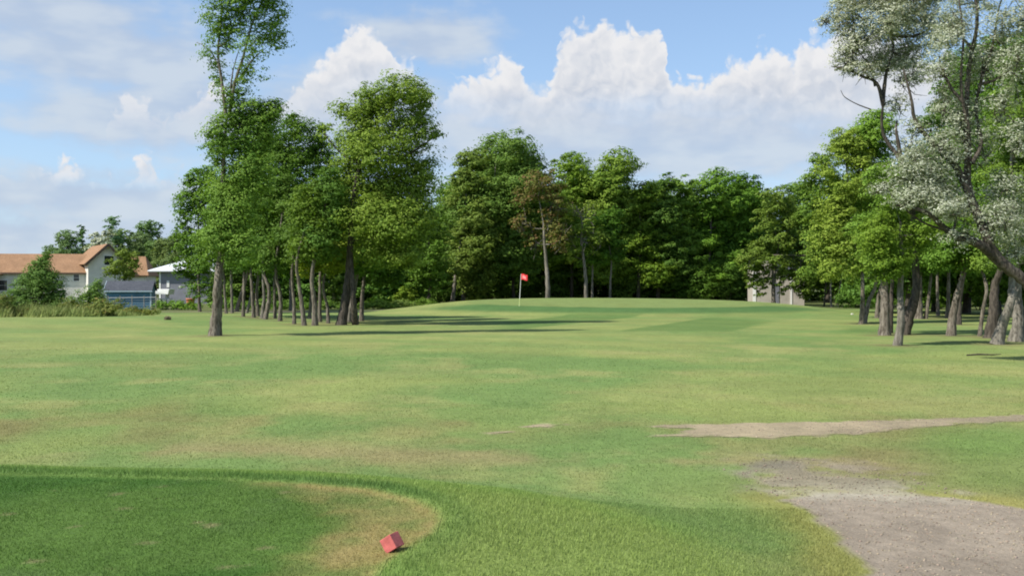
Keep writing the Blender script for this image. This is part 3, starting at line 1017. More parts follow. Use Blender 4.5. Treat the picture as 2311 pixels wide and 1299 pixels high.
# --- centre grove behind the putting green
GC = 'trees of the grove behind the putting green'
centre = [  # name words, distance, foot x, foot row guess, trunk bends, radius, crown centre, half width, top, bottom, leaf, bark
    ('tree with pale leaning trunk left of the flag, next to the big bushy tree', 98, 1020, [(1026, 640), (1032, 590), (1050, 480)], .24, 1052, 62, 330, 650, M_LEAF_O, M_BARK_P),
    ('broad tall tree with a domed sunlit crown, left of the flag behind the green', 100, 1046, [(1048, 630), (1060, 560), (1110, 430)], .22, 1120, 84, 305, 620, M_LEAF_O, M_BARK_P),
    ('tall tree with a dark underside standing just left above the flag', 101, 1160, [(1158, 620), (1165, 520)], .2, 1165, 62, 330, 630, M_LEAF, M_BARK_D),
    ('tall pointed leafy tree rising behind the sparse brown tree', 104, 1290, [(1290, 600), (1290, 480)], .22, 1285, 64, 345, 600, M_LEAF, M_BARK_D),
    ('highest crown right of the flag, leaning with the wind, behind the green', 103, 1378, [(1377, 620), (1372, 520), (1360, 430)], .14, 1360, 70, 332, 620, M_LEAF, M_BARK_P),
    ('leafy tree right of the highest crown, its top flat and level', 103, 1440, [(1442, 610), (1445, 500)], .22, 1438, 54, 392, 640, M_LEAF, M_BARK_D),
    ('leafy tree with a ragged level top in the middle of the grove behind the green', 104, 1484, [(1486, 600), (1488, 500)], .22, 1486, 50, 388, 640, M_LEAF_D, M_BARK_D),
    ('narrow pointed leafy tree in the middle of the grove behind the green', 106, 1546, [(1546, 620), (1540, 500)], .2, 1538, 44, 390, 640, M_LEAF, M_BARK),
    ('broad leafy tree whose crown peaks left of the pale garage', 107, 1597, [(1598, 620), (1605, 500)], .26, 1602, 62, 380, 640, M_LEAF, M_BARK),
    ('leafy tree with a wind-swept peak nearest the left side of the pale garage', 109, 1660, [(1660, 600), (1662, 480)], .22, 1662, 56, 368, 600, M_LEAF, M_BARK_D),
    ('lower leafy tree filling the dip above the pale garage', 110, 1690, [(1690, 620), (1700, 540)], .16, 1716, 46, 425, 600, M_LEAF, M_BARK_D),
    ('rounded leafy tree right of the dip, behind the pale garage', 112, 1795, [(1795, 560), (1795, 480)], .22, 1795, 62, 405, 575, M_LEAF_O, M_BARK_D),
]
for i, (lab, d, fx, bend, rr, cxp, w, top, bot, lf, bk) in enumerate(centre):
    tree(T, lab, 'tree', (fx, 690), bend + [(cxp, top + 50)], rr, auto_blobs(cxp, w * 1.06, top + 20, bot, 500 + i, lean=0.25),
         lf, bk, 500 + i, GC, d=d, limbs=5, cover=1.8)
tree(T, 'sparse brownish half-dead tree with a thick pale trunk right of the flag', 'tree', (1235, 690),
     [(1236, 640), (1233, 590), (1228, 540), (1226, 500), (1215, 440)], .25,
     [(1190, 440, 30, 34, .6), (1222, 415, 42, 34, .7), (1252, 450, 32, 40, .6), (1180, 500, 24, 34, .45), (1245, 500, 30, 34, .4), (1205, 540, 22, 30, .35), (1262, 540, 26, 32, .5)],
     M_LEAF_B, M_BARK_P, 521, GC, d=91, limbs=6, stems=[([(1228, 545), (1236, 520), (1243, 490), (1241, 465)], .09, .03)], twigs=9)
tree(T, 'thin pale forked tree with bare grey twigs, second pale trunk right of the flag', 'tree', (1323, 690),
     [(1322, 640), (1318, 590), (1312, 540), (1314, 500), (1300, 465)], .20,
     [(1295, 470, 34, 26, .30), (1335, 475, 26, 26, .3), (1315, 520, 34, 30, .3), (1290, 560, 26, 34, .7), (1270, 520, 26, 34, .7), (1345, 540, 26, 34, .4)],
     M_LEAF_O, M_BARK_P, 522, GC, d=92, limbs=6, stems=[([(1313, 505), (1325, 480), (1337, 465)], .06, .02)], twigs=10)
tree(T, 'straight pale thin trunk close behind the forked pale tree, right of the flag', 'tree', (1337, 690),
     [(1337, 640), (1338, 590), (1336, 540)], .13, auto_blobs(1340, 34, 480, 600, 523, den=.6), M_LEAF_D, M_BARK_P, 523, GC, d=94, limbs=3)
tree(T, 'thin pale trunk in the shade, third pale trunk right of the flag', 'tree', (1376, 690),
     [(1377, 640), (1379, 590), (1372, 540)], .12, auto_blobs(1372, 36, 470, 590, 524, den=.7), M_LEAF_D, M_BARK_P, 524, GC, d=94, limbs=3)
# the tree with a dead limb lodged across it
tree(T, 'brown-trunked tree beside the pale garage with a bare dead limb lodged level across it', 'tree', (1746, 686),
     [(1746, 640), (1752, 590), (1757, 545), (1748, 520)], .20,
     [(1770, 480, 40, 36), (1745, 455, 34, 32), (1790, 500, 30, 30), (1730, 500, 30, 30, .8), (1765, 540, 40, 26, 1.2), (1722, 562, 36, 24, 1.4), (1694, 585, 30, 24, 1.3), (1716, 606, 26, 18, 1.0), (1700, 630, 18, 22, 1.0), (1728, 632, 16, 16, .8), (1716, 655, 14, 14, .5), (1815, 655, 18, 20, 1), (1800, 640, 16, 20, .8), (1745, 590, 24, 20, .8), (1785, 598, 32, 26, 1.1), (1760, 640, 10, 26, .6), (1775, 625, 18, 34, .8), (1810, 630, 20, 30, .7), (1830, 600, 26, 40, .9), (1725, 635, 14, 18, .4)],
     M_LEAF_O, M_BARK, 525, GC, d=93, limbs=4,
     stems=[([(1742, 576, -.5), (1775, 576, -.5), (1800, 577, -.5), (1816, 576, -.5)], .06, .045), ([(1792, 580), (1795, 610), (1797, 645)], .06, .02),
            ([(1780, 590), (1793, 603), (1795, 612)], .05, .03), ([(1804, 578), (1807, 610), (1809, 640)], .04, .02)])

# --- right grove
GR = 'trees of the right grove'
right = [
    ((1860, 690), [(1863, 650), (1866, 610)], .11, 1872, 46, 420, 630, M_LEAF, M_BARK_P, 'thin pale left-hand trunk of the pair at the left edge of the right grove'),
    ((1876, 693), [(1875, 650), (1876, 600)], .12, 1850, 46, 350, 620, M_LEAF, M_BARK_P, 'thin upright right-hand trunk of the pair at the left edge of the right grove'),
    ((1889, 693), [(1893, 670), (1900, 630)], .12, 1915, 52, 420, 640, M_LEAF, M_BARK, 'short stump-like brown trunk beside the thin pair at the left of the right grove'),
    ((1944, 731), [(1945, 690), (1944, 640), (1948, 590)], .18, 1905, 62, 290, 620, M_LEAF_Y, M_BARK, 'sunlit left stem of the V-shaped pair of trunks in the right grove'),
    ((1950, 729), [(1962, 680), (1976, 635)], .17, 1965, 62, 245, 600, M_LEAF, M_BARK, 'right-leaning stem of the V-shaped pair of trunks in the right grove'),
    ((1979, 717), [(1983, 670), (1988, 620)], .16, 1930, 56, 400, 620, M_LEAF, M_BARK, 'slim trunk behind the V-shaped pair in the right grove'),
    ((1996, 756), [(1998, 700), (2000, 650), (1990, 600)], .30, 1985, 66, 380, 600, M_LEAF, M_BARK, 'thick rough trunk with broken dark bark, left of the pale front trunk'),
    ((2009, 751), [(2010, 700), (2014, 650)], .14, 2030, 60, 420, 600, M_LEAF_D, M_BARK_D, 'narrow dark trunk tucked against the thick rough trunk in the right grove'),
    ((2026, 779), [(2031, 720), (2036, 660), (2040, 600)], .19, 2030, 70, 440, 610, M_LEAF, M_BARK_P, 'pale straight trunk standing foremost in the right grove'),
    ((2074, 719), [(2075, 670), (2074, 610)], .30, 2080, 62, 400, 610, M_LEAF_D, M_BARK, 'broad grey trunk in the shade behind the leaning dark trunk'),
    ((2089, 719), [(2096, 670), (2102, 620)], .15, 2120, 60, 380, 610, M_LEAF_D, M_BARK, 'thin curved trunk right of the broad grey trunk in the shade'),
    ((2117, 712), [(2116, 660), (2115, 610)], .15, 2120, 60, 230, 600, M_LEAF_D, M_BARK, 'reddish thin trunk at the back, left of the tilted trunk in the right grove'),
    ((2138, 717), [(2140, 670), (2142, 610)], .18, 2160, 66, 110, 600, M_LEAF_D, M_BARK, 'mossy straight trunk behind the tilted trunk in the right grove'),
    ((2146, 757), [(2152, 700), (2163, 650), (2174, 610)], .24, 2165, 66, 330, 600, M_LEAF, M_BARK, 'thick trunk tilted to the right, standing clear in the right grove'),
    ((2164, 732), [(2167, 680), (2172, 620)], .17, 2225, 66, 80, 600, M_LEAF_D, M_BARK_D, 'dark trunk just behind the tilted trunk in the right grove'),
    ((2211, 758), [(2217, 710), (2222, 650), (2218, 600)], .11, 2210, 60, 360, 600, M_LEAF, M_BARK, 'spindly tilted stem beside the thick dark trunk near the right edge'),
    ((2236, 762), [(2241, 710), (2248, 650), (2255, 600)], .32, 2270, 66, 120, 560, M_LEAF_D, M_BARK_D, 'thick almost black trunk near the right edge of the right grove'),
    ((2249, 776), [(2262, 730), (2276, 680), (2288, 630)], .27, 2280, 70, 200, 600, M_LEAF, M_BARK_P, 'light trunk leaning right, in front of the almost black trunk'),
    ((2293, 770), [(2296, 720), (2299, 670), (2302, 600)], .32, 2325, 64, 60, 590, M_LEAF_D, M_BARK_P, 'straight thick light trunk at the right edge of the picture'),
]
for i, (ft, bend, rr, cxp, w, top, bot, lf, bk, lab) in enumerate(right):
    tree(T, lab, 'tree', ft, bend + [((bend[-1][0] + cxp) / 2, min(bend[-1][1] - 40, bot - 60)), (cxp, top + 60)], rr * 0.78,
         auto_blobs(cxp, w, top, bot, 700 + i, lean=0.1), lf, bk, 700 + i, GR, limbs=5, cover=1.35)
# --- silver-leaved trees
GS = 'silver-leaved trees'
tree('silver_leaf_tree', 'silver-white leaved tree leaning over the left edge of the right grove, forked high', 'tree', (2040, 755),
     [(2052, 710), (2066, 660), (2070, 600), (2060, 480), (2036, 372), (1996, 300), (1990, 225)], .24,
     [(1900, 45, 36, 26, .7), (1868, 40, 20, 16, .5), (1935, 90, 46, 44), (1990, 55, 62, 46), (2050, 30, 60, 46), (1920, 15, 50, 36, .8), (2005, 125, 50, 40), (2070, 105, 48, 44), (1910, 130, 26, 34, .7),
      (1985, -20, 90, 40), (2090, -30, 70, 50), (1945, 160, 34, 26, .6), (2050, 170, 44, 34, .7), (2110, 60, 40, 40, .8), (2030, 230, 26, 24, .5), (2020, 400, 34, 26, .8), (1990, 395, 24, 22, .8), (2060, 330, 30, 26, .5)],
     M_LEAF_S, M_BARK_D, 801, GS, limbs=12, aspect=0.42, cover=1.55, leafk=0.0026,
     stems=[([(1992, 240), (1975, 190), (1950, 170), (1905, 155), (1880, 150)], .09, .02), ([(1990, 230), (2000, 170), (2010, 120), (2020, 60)], .10, .02),
            ([(2034, 370), (2020, 300), (2030, 270)], .10, .03), ([(1975, 195), (1965, 150), (1935, 110)], .05, .015), ([(2036, 380), (2055, 330), (2060, 320)], .08, .02),
            ([(1965, 248), (1935, 235), (1905, 220), (1895, 205)], .03, .01)], twigs=10)
tree('silver_leaf_tree', 'big near silver-leaved tree reaching in from the right edge on thick dark limbs', 'tree', (2420, 820),
     [(2400, 760), (2360, 690), (2310, 635), (2250, 585), (2215, 520), (2192, 420), (2188, 340), (2184, 250), (2196, 150), (2205, 40), (2200, -60)], .21,
     [(2060, 385, 54, 34), (2120, 405, 52, 44), (2090, 440, 60, 34), (2150, 350, 34, 40, .8), (2105, 320, 40, 30, .6), (2000, 420, 26, 20, .6), (2170, 460, 38, 34), (2075, 350, 34, 24, .7),
      (2190, 245, 34, 50, .6), (2225, 135, 40, 46, .7), (2250, 60, 44, 50, .6), (2165, 270, 28, 40, .5), (2260, 240, 34, 50, .5), (2280, 420, 40, 50, .7), (2250, 500, 50, 50, .7), (2300, 500, 36, 56, .7),
      (2170, 40, 44, 46, .6), (2295, 320, 30, 46, .5), (2130, 230, 30, 40, .5), (2070, 280, 24, 24, .4), (2120, 150, 40, 40, .6), (2160, 540, 40, 26, .4), (2060, 440, 50, 26, .8), (2140, 80, 44, 44, .7), (2280, 150, 44, 60, .6), (2300, 40, 44, 50, .6), (2210, -20, 60, 40, .7), (2220, 320, 34, 50, .6), (2130, 470, 44, 30, .8), (2290, 570, 40, 30, .5)],
     M_LEAF_S, M_BARK_D, 802, GS, limbs=12, aspect=0.40, cover=1.45, leafk=0.0027, r_end=0.03,
     stems=[([(2203, 470), (2160, 370), (2110, 320), (2075, 270), (2062, 220), (2048, 150)], .11, .02), ([(2270, 600), (2200, 550), (2140, 520), (2080, 480), (2030, 460)], .16, .03),
            ([(2190, 370), (2215, 320), (2212, 230), (2240, 100), (2260, 20), (2270, -60)], .06, .015), ([(2186, 300), (2160, 200), (2168, 90), (2160, 0), (2165, -60)], .05, .012)], twigs=10)

# --- deeper rows: a few kinds shared by many trees, each its own object
def proto(seed, leaf, bark, w_m, top_m, bot_m):
    """a whole tree about d metres away in the photo, measured in metres, built far from any special outline"""
    r = random.Random(seed)
    e = empty(T, (0, 0, -50))
    link('trunk', tube_mesh('trunk', [(0, 0, 0), (r.uniform(-.3, .3), .1, top_m * .3), (r.uniform(-.4, .4), 0, top_m * .6), (0.3, 0, top_m * .85)], .2, .05, 7, 4, seed, .3), bark, e)
    bl = []
    n = max(3, int((top_m - bot_m) / (w_m * .6)))
    for i in range(n):
        t = (i + .5) / n
        hw = w_m * (.62 + .5 * math.sin(math.pi * min(1, t * .9 + .1))) * (1 - .55 * max(0, t - .6) / .4)
        for k_ in range(4):
            a = r.random() * 6.28
            rr = w_m * r.uniform(.42, .62)
            bl.append(((math.cos(a) * hw * .55 + .15 * w_m * t, math.sin(a) * hw * .55, bot_m + (top_m - bot_m) * t), (rr * 1.1, rr, rr * .85), 1.0))
    tag(link('crown', leaf_mesh('crown', bl, .30, 2.6, seed), leaf, e), kind='stuff')
    return e


def place(p, used, px, d, hgt, base_h, label, group, seed):
    r = random.Random(seed)
    o = copy_tree(p) if used else p
    x_, y_ = (px - CX) / F * d, d
    sc_ = hgt / base_h
    o.location = (x_, y_, terr(x_, y_) - .05)
    o.rotation_euler = (0, 0, r.uniform(-.5, .5))
    o.scale = (sc_ * r.uniform(.95, 1.25), sc_ * r.uniform(.95, 1.25), sc_)
    tag(o, label, 'tree', group)
    return o


P1 = proto(901, M_LEAF_D, M_BARK_D, 3.0, 11.0, 1.2)
P2 = proto(902, M_LEAF_D, M_BARK_D, 2.6, 11.0, 1.8)
P3 = proto(903, M_LEAF_F, M_BARK, 3.0, 11.0, 0.8)
sky_px = [(840, 560), (950, 500), (1000, 400), (1060, 350), (1110, 330), (1180, 360), (1215, 385), (1245, 385), (1300, 370), (1350, 360), (1420, 410), (1480, 410), (1540, 410), (1600, 400), (1660, 400), (1720, 450), (1780, 430),
          (1850, 440), (1950, 420), (2350, 380)]
cnt = 0
rr_ = random.Random(5)
for row, d in enumerate((110, 118, 128)):
    for px in range(945 + 22 * row, 1960, 62):
        top = np.interp(px, [a for a, _ in sky_px], [q_ for _, q_ in sky_px]) + rr_.uniform(20, 70)
        if 1690 < px < 1850 and d < 120:
            continue
        h = EYE + (CY - top) / F * d + .4
        p = (P1, P2)[cnt % 2]
        place(p, cnt >= 2, px + rr_.uniform(-15, 15), d, h, 11.0, 'dark tree deep inside the grove behind the putting green, lost in the shade', 'shaded trees deep in the centre grove', cnt)
        cnt += 1
for i, (px, d, top) in enumerate([(1985, 74, 420), (2045, 70, 380), (2110, 76, 350), (2180, 72, 300), (2250, 70, 260), (2320, 66, 250), (2030, 92, 430), (2120, 96, 420), (2210, 94, 400), (2300, 90, 380)]):
    h = EYE + (CY - top) / F * d + .4
    place((P1, P2)[i % 2], True, px, d, h, 11.0, 'dark green tree filling the back of the right grove', 'shaded trees at the back of the right grove', 50 + i)
for i, (px, d, top) in enumerate([(560, 92, 470), (640, 94, 480), (720, 92, 470), (800, 93, 480), (880, 92, 450), (965, 90, 470), (520, 98, 520), (600, 99, 500), (680, 98, 500), (760, 100, 500), (840, 99, 500), (925, 98, 480)]):
    h = EYE + (CY - top) / F * d + .4
    place((P1, P2)[i % 2], True, px, d, h, 11.0, 'dark green tree filling the back of the left grove', 'shaded trees at the back of the left grove', 80 + i)
far = [(148, 165, 522, 'small far conical tree left of the house gable, above the roof'), (265, 175, 520, 'far tree right behind the house gable'),
       (310, 180, 528, 'far tree above the right wing of the house'), (330, 190, 502, 'far round-topped tree standing highest right of the gable'),
       (372, 172, 540, 'far low tree above the white roof of the grey house'), (400, 170, 530, 'far tree at the left edge of the grove above the white roof'), (120, 185, 560, 'far low treetop behind the long brown roof'),
       (345, 176, 545, 'far bushy tree left of the white roof'), (205, 180, 552, 'far low tree left beside the gable roof')]
for i, (px, d, top, lab) in enumerate(far):
    h = EYE + (CY - top) / F * d + .4
    place(P3, i > 0, px, d, h, 11.0, lab, 'far trees behind the houses', 120 + i)
tree(T, 'thin far tree with a small round head left of the house gable', 'tree', (187, 690), [(187, 600), (187, 545)], .15, [(187, 522, 10, 13), (186, 545, 10, 12), (188, 575, 14, 14)], M_LEAF_F, M_BARK, 131, 'far trees behind the houses', d=170, limbs=2)
tree(T, 'far airy tree with a tuft of leaves above the house gable', 'tree', (250, 690), [(250, 600), (250, 530)], .2, [(250, 497, 17, 11), (248, 515, 11, 10), (256, 535, 18, 14), (245, 560, 18, 20)], M_LEAF_F, M_BARK, 132, 'far trees behind the houses', d=170, limbs=3)
tree('silver_leaf_tree', 'far pale silver tree behind the house gable', 'tree', (222, 690), [(222, 600), (222, 570)], .2, [(220, 535, 22, 14), (232, 550, 24, 16), (208, 560, 16, 14), (238, 530, 16, 10)], M_LEAF_S, M_BARK, 133, GS, d=160, limbs=3)


# bare soil and litter round the foot of each trunk
ring = np.zeros(len(gx))
nv = fbm(gx * 2.3, gy * 2.3, 91, 2)
for e in TREES:
    if e.location.y < 85:
        dd_ = np.hypot(gx - e.location.x, (gy - e.location.y) * 0.8)
        ring = np.maximum(ring, 1 - sstep(dd_, 0.25, 0.75 + 0.5 * 1.0))
gcol2 = mixc(gcol, (0.13, 0.105, 0.055), ring * (0.35 + 0.6 * nv))
bpy.data.meshes['ground'].attributes['tint'].data.foreach_set('color', np.concatenate([gcol2, np.ones((len(gcol2), 1))], 1).astype(np.float32).ravel())


# ------------------------------------------------------------------ shrubs and weeds
def shrub(name, label, px, d, blobs, leaf, seed, group='shrubs along the rough', cover=1.6, leafk=.0026, aspect=.4, wind=.6, cat='shrub'):
    r = random.Random(seed)
    bx, by = (px - CX) / F * d, d
    bz = terr(bx, by)
    s = d / F
    e = empty(name, (bx, by, bz - .03))
    tag(e, label, cat, group)
    B3 = []
    for bl in blobs:
        c = ((bl[0] - CX) * s - bx, r.uniform(-.5, .5) * bl[2] * s, EYE + (CY - bl[1]) * s - bz)
        B3.append((c, (bl[2] * s, bl[2] * s, bl[3] * s), bl[4] if len(bl) > 4 else 1.0))
    mb = MB()
    for (c, rad, den) in B3[:8]:
        mb.tube([(c[0] * .15, c[1] * .15, 0), (c[0] * .6, c[1] * .6, c[2] * .55), c], [.045, .03, .012], 5)
    mb.build('stem', M_BARK, e, smooth=True)
    tag(link('foliage', leaf_mesh('foliage', B3, leafk * d, cover * 3.0, seed, wind, aspect), leaf, e), kind='stuff')
    return e


shrub('willow_shrub', 'big wind-bent green shrub with a spire, in front of the long brown roof', 70, 63,
      [(105, 568, 8, 15, 1.2), (98, 590, 14, 22), (88, 612, 23, 24), (72, 630, 29, 29), (105, 622, 25, 26), (50, 655, 32, 29), (90, 655, 39, 33), (120, 655, 23, 33), (35, 685, 39, 26), (80, 688, 48, 29), (120, 690, 25, 24), (10, 690, 27, 22)], M_LEAF_O, 1001)
shrub('willow_shrub', 'grey-green willowy bush between the big shrub and the blue shed', 215, 74,
      [(212, 655, 18, 18), (195, 668, 22, 16), (222, 672, 16, 14), (175, 682, 26, 14), (210, 688, 26, 12), (222, 640, 10, 12, .8)], M_LEAF_O, 1002)
shrub('garden_shrub', 'yellow-green bushy tree against the house, left above the blue shed', 277, 96,
      [(280, 575, 16, 14), (270, 595, 24, 18), (295, 600, 18, 18), (255, 610, 20, 14), (285, 618, 22, 14), (305, 580, 12, 14)], M_LEAF_O, 1003)
shrub('weed_clump', 'olive weeds at the left edge of the picture, at the foot of the big shrub', 15, 60, [(10, 690, 26, 24), (30, 705, 30, 12)], M_LEAF_W, 1004)
shrub('weed_clump', 'tall olive weeds between the big shrub and the shed', 160, 62, [(150, 690, 24, 18), (190, 695, 28, 16), (165, 705, 30, 10)], M_LEAF_W, 1005)
shrub('weed_clump', 'tall yellowish weeds in front of the blue shed, on its left', 240, 60, [(225, 685, 22, 20), (258, 692, 26, 16), (235, 703, 34, 10)], M_LEAF_W, 1006)
shrub('weed_clump', 'low pale weeds in front of the blue shed, on its right', 300, 66, [(290, 700, 26, 9), (330, 700, 24, 7)], M_LEAF_W, 1007)
shrub('weed_clump', 'green weeds between the blue shed and the slender tree', 390, 82, [(365, 688, 16, 10), (392, 686, 20, 11), (420, 688, 18, 10), (440, 690, 14, 8)], M_LEAF, 1008)
lowshr = [(520, 84, 'green weeds seen behind the first thin trunks of the left grove'), (590, 85, 'green weeds seen behind the middle thin trunks of the left grove'), (660, 84, 'green weeds seen behind the crooked trunk of the left grove'),
          (730, 85, 'green weeds seen behind the low bright tree'), (850, 84, 'green weeds right of the thick dark trunks'), (900, 86, 'green weeds left of the mound of the putting green'), (955, 88, 'green weeds at the left foot of the mound')]
for i, (px, d, lab) in enumerate(lowshr):
    shrub('weed_clump', lab, px, d, [(px - 22, 688, 24, 9), (px + 5, 684, 22, 12), (px + 28, 690, 20, 8)], (M_LEAF, M_LEAF_O)[i % 2], 1020 + i)
shrub('garden_shrub', 'bright yellow-green bush left of the mound, under the dark trees', 915, 90, [(905, 668, 18, 12), (925, 664, 16, 12), (915, 655, 14, 10)], M_LEAF_Y, 1040)
unders = [(985, 104), (1070, 105), (1110, 104), (1180, 106), (1262, 105), (1420, 104), (1470, 106), (1520, 105), (1570, 104), (1640, 106)]
for i, (px, d) in enumerate(unders):
    shrub('undergrowth_shrub', 'shaded undergrowth shrub between the trunks behind the putting green', px, d,
          [(px - 18, 655, 26, 26), (px + 15, 648, 28, 30), (px, 620, 30, 28), (px + 8, 590, 26, 22, .7)], M_LEAF_D, 1050 + i, 'shaded undergrowth in the centre grove')
for i, px in enumerate(range(940, 2340, 50)):
    d = 122 + 4 * (i % 3)
    shrub('undergrowth_shrub', 'shaded undergrowth shrub far back behind the putting green and right grove', px, d,
          [(px - 16, 668, 24, 20), (px + 14, 664, 26, 22), (px, 642, 28, 22), (px + 8, 615, 28, 24), (px - 6, 590, 28, 22)], M_LEAF_D, 1200 + i, 'far undergrowth behind the groves', cover=1.1, leafk=.0034)
for i, px in enumerate(range(500, 960, 42)):
    d = 91 + 3 * (i % 3)
    shrub('undergrowth_shrub', 'shaded undergrowth shrub at the back of the left grove', px, d,
          [(px - 14, 668, 24, 18), (px + 14, 660, 26, 22), (px, 638, 26, 22), (px + 6, 612, 24, 20, .8)], M_LEAF_D, 1090 + i, 'shaded undergrowth in the left grove')
for i, (px, d) in enumerate([(1930, 88), (2000, 84), (2060, 86), (2140, 84), (2210, 82), (2290, 80)]):
    shrub('undergrowth_shrub', 'shaded undergrowth shrub at the back of the right grove', px, d,
          [(px - 20, 672, 28, 22), (px + 18, 665, 30, 26), (px, 640, 30, 26)], M_LEAF_D, 1070 + i, 'shaded undergrowth in the right grove')

jr = np.random.default_rng(71)
m = 42000
px_ = jr.random(m) ** 1.1 * 420 - 60
y = 57 + 3.5 * fbm(px_ / 40, px_ * 0, 73, 3) + 10 * jr.random(m) ** 0.7 + 14 * np.clip((px_ - 250) / 150, 0, 1)
x = (px_ - CX) / F * y
hh = (0.22 + 0.70 * jr.random(m) ** 2.2) * (0.15 + 1.3 * fbm(x / 1.1, y / 1.1, 72, 3)) * (1 - 0.65 * np.clip((px_ - 200) / 140, 0, 1))
z = terrain(x, y) - .02
w_ = .018 + .022 * jr.random(m)
V = np.empty((m, 3, 3))
V[:, 0] = np.stack([x - w_, y + .02 * jr.normal(size=m), z], 1)
V[:, 1] = np.stack([x + w_, y + .02 * jr.normal(size=m), z], 1)
V[:, 2] = np.stack([x + hh * (.30 + .35 * jr.normal(size=m)), y + hh * .25 * jr.normal(size=m), z + hh], 1)
me = mesh_quads('tall_grass', V.reshape(-1, 3), np.arange(3 * m).reshape(-1, 3))
tg = np.array((.105, .165, .042))[None] + (0.5 * jr.random((m, 1)) + 0.9 * fbm(x / 1.3, y / 1.3, 74, 3)[:, None]) * np.array((.090, .055, .025))[None]
tint(me, np.repeat(tg, 3, 0))
tag(link('tall_grass', me, M_BLADE), 'tall yellowish uncut grass and weeds along the left rough before the houses', 'tall grass', kind='stuff')

# ------------------------------------------------------------------ buildings
M_SIDING = siding_material('white_siding', (0.66, 0.64, 0.58))
M_TRIM = plain('white_trim', (0.74, 0.74, 0.71), 0.5, 0.3, 0.05)
M_ROOF = shingle_material('brown_shingle', (0.205, 0.118, 0.064), (0.280, 0.168, 0.096))
M_DARKROOF = shingle_material('slate_shingle', (0.050, 0.056, 0.070), (0.080, 0.086, 0.100))
M_WHITEROOF = plain('white_metal_roof', (0.70, 0.72, 0.74), 0.4, 0.5, 0.05)
M_BLUE = siding_material('blue_siding', (0.080, 0.185, 0.285))
M_LTBLUE = plain('pale_blue_trim', (0.42, 0.52, 0.58), 0.5, 0.3, 0.08)
M_GREY = siding_material('grey_siding', (0.20, 0.205, 0.24))
M_BEIGE = siding_material('beige_siding', (0.47, 0.43, 0.38), 0.12)
M_FASCIA = plain('brown_fascia', (0.10, 0.07, 0.05), 0.6)
M_GLASS, g = mat_new('window_glass')
finish(M_GLASS, g, principled(g, (0.02, 0.025, 0.03), 0.08, 0.6))
M_WOOD = plain('weathered_wood', (0.28, 0.25, 0.20), 0.8)
M_METAL = plain('galvanised_metal', (0.45, 0.46, 0.46), 0.4, 0.5, 0.1)


def window(parent, x, z, w, h, y, n=2):
    """a window standing proud of a wall whose face is at y (looking towards -y)"""
    f = MB().box(x - w / 2 - .07, x + w / 2 + .07, y - .05, y + .02, z - .07, z + h + .07).build('window', M_TRIM, parent)
    for i in range(n):
        hh = h / n
        MB().box(x - w / 2, x + w / 2, y - .062, y - .03, z + i * hh + .02, z + (i + 1) * hh - .02).build('pane', M_GLASS, f)
    return f


def turn_about(o, c, a):
    ca, sa = math.cos(a), math.sin(a)
    o.rotation_euler = (0, 0, a)
    o.location = (c[0] - ca * c[0] + sa * c[1], c[1] - sa * c[0] - ca * c[1], 0)


# white house with the brown roof (local: x to the right, y away from the camera)
D = 110.0
s = D / F
hx, hy = (215 - CX) * s, D
hz = terr(hx, hy) + 0.35
H = empty('white_house', (hx, hy, hz), math.radians(10))
tag(H, 'long white house with brown shingled roof and a tall gable, behind the big shrub', 'house')
def lx(px): return (px - 215) * s
def lz(py): return EYE + (CY - py) * s - hz
ez, rz_ = lz(614), lz(571)
MB().prism([(lx(-140), 0, -0.6), (lx(218), 0, -0.6), (lx(218), 0, ez), (lx(-140), 0, ez)], (0, 7.4, 0)).build('wall', M_SIDING, H)
MB().slab([(lx(-150), -.32, ez - .05), (lx(222), -.32, ez - .05), (lx(222), 3.7, rz_), (lx(-150), 3.7, rz_)], .16).build('roof', M_ROOF, H)
MB().slab([(lx(222), 7.9, ez - .05), (lx(-150), 7.9, ez - .05), (lx(-150), 3.705, rz_), (lx(222), 3.705, rz_)], .16).build('roof', M_ROOF, H)
MB().box(lx(-150), lx(222), -.37, -.322, ez - .22, ez - .06).build('fascia', M_FASCIA, H)
# gabled block: ridge runs away from the camera, gable faces it
gx0, gx1, gxm = lx(203), lx(277), lx(244)
gy = -0.6
pk, ge = lz(553), lz(592)
MB().prism([(gx0, gy, -0.6), (gx1, gy, -0.6), (gx1, gy, ge), (gxm, gy, pk), (gx0, gy, ge)], (0, 8.6, 0)).build('gable_wall', M_SIDING, H)
sl = (pk - ge) / (gxm - gx0)
ov = .35
sl2 = (pk - ge) / (gx1 - gxm)
ra = MB().slab([(gx0 - ov, gy - .45, ge - sl * ov + .02), (gxm, gy - .45, pk + .02), (gxm, gy + 8.8, pk + .02), (gx0 - ov, gy + 8.8, ge - sl * ov + .02)], -.15).build('gable_roof', M_ROOF, H)
rb = MB().slab([(gx1 + ov, gy - .45, ge - sl2 * ov + .02), (gxm + .004, gy - .45, pk + .02), (gxm + .004, gy + 8.8, pk + .02), (gx1 + ov, gy + 8.8, ge - sl2 * ov + .02)], .15).build('gable_roof', M_ROOF, H)
MB().slab([(gx0 - ov, gy - .50, ge - sl * ov - .12), (gxm, gy - .50, pk - .12), (gxm, gy - .50, pk + .16), (gx0 - ov, gy - .50, ge - sl * ov + .16)], -.04).build('rake_board', M_FASCIA, H)
MB().slab([(gx1 + ov, gy - .50, ge - sl2 * ov - .12), (gxm, gy - .50, pk - .12), (gxm, gy - .50, pk + .16), (gx1 + ov, gy - .50, ge - sl2 * ov + .16)], .04).build('rake_board', M_FASCIA, H)
for o_ in [c_ for c_ in H.children if c_.name.split('.')[0] in ('gable_wall', 'gable_roof', 'rake_board')]:
    turn_about(o_, (gxm, gy), math.radians(22))
gw = window(H, lx(247), lz(598), .95, 1.0, gy, 1)
turn_about(gw, (gxm, gy), math.radians(22))
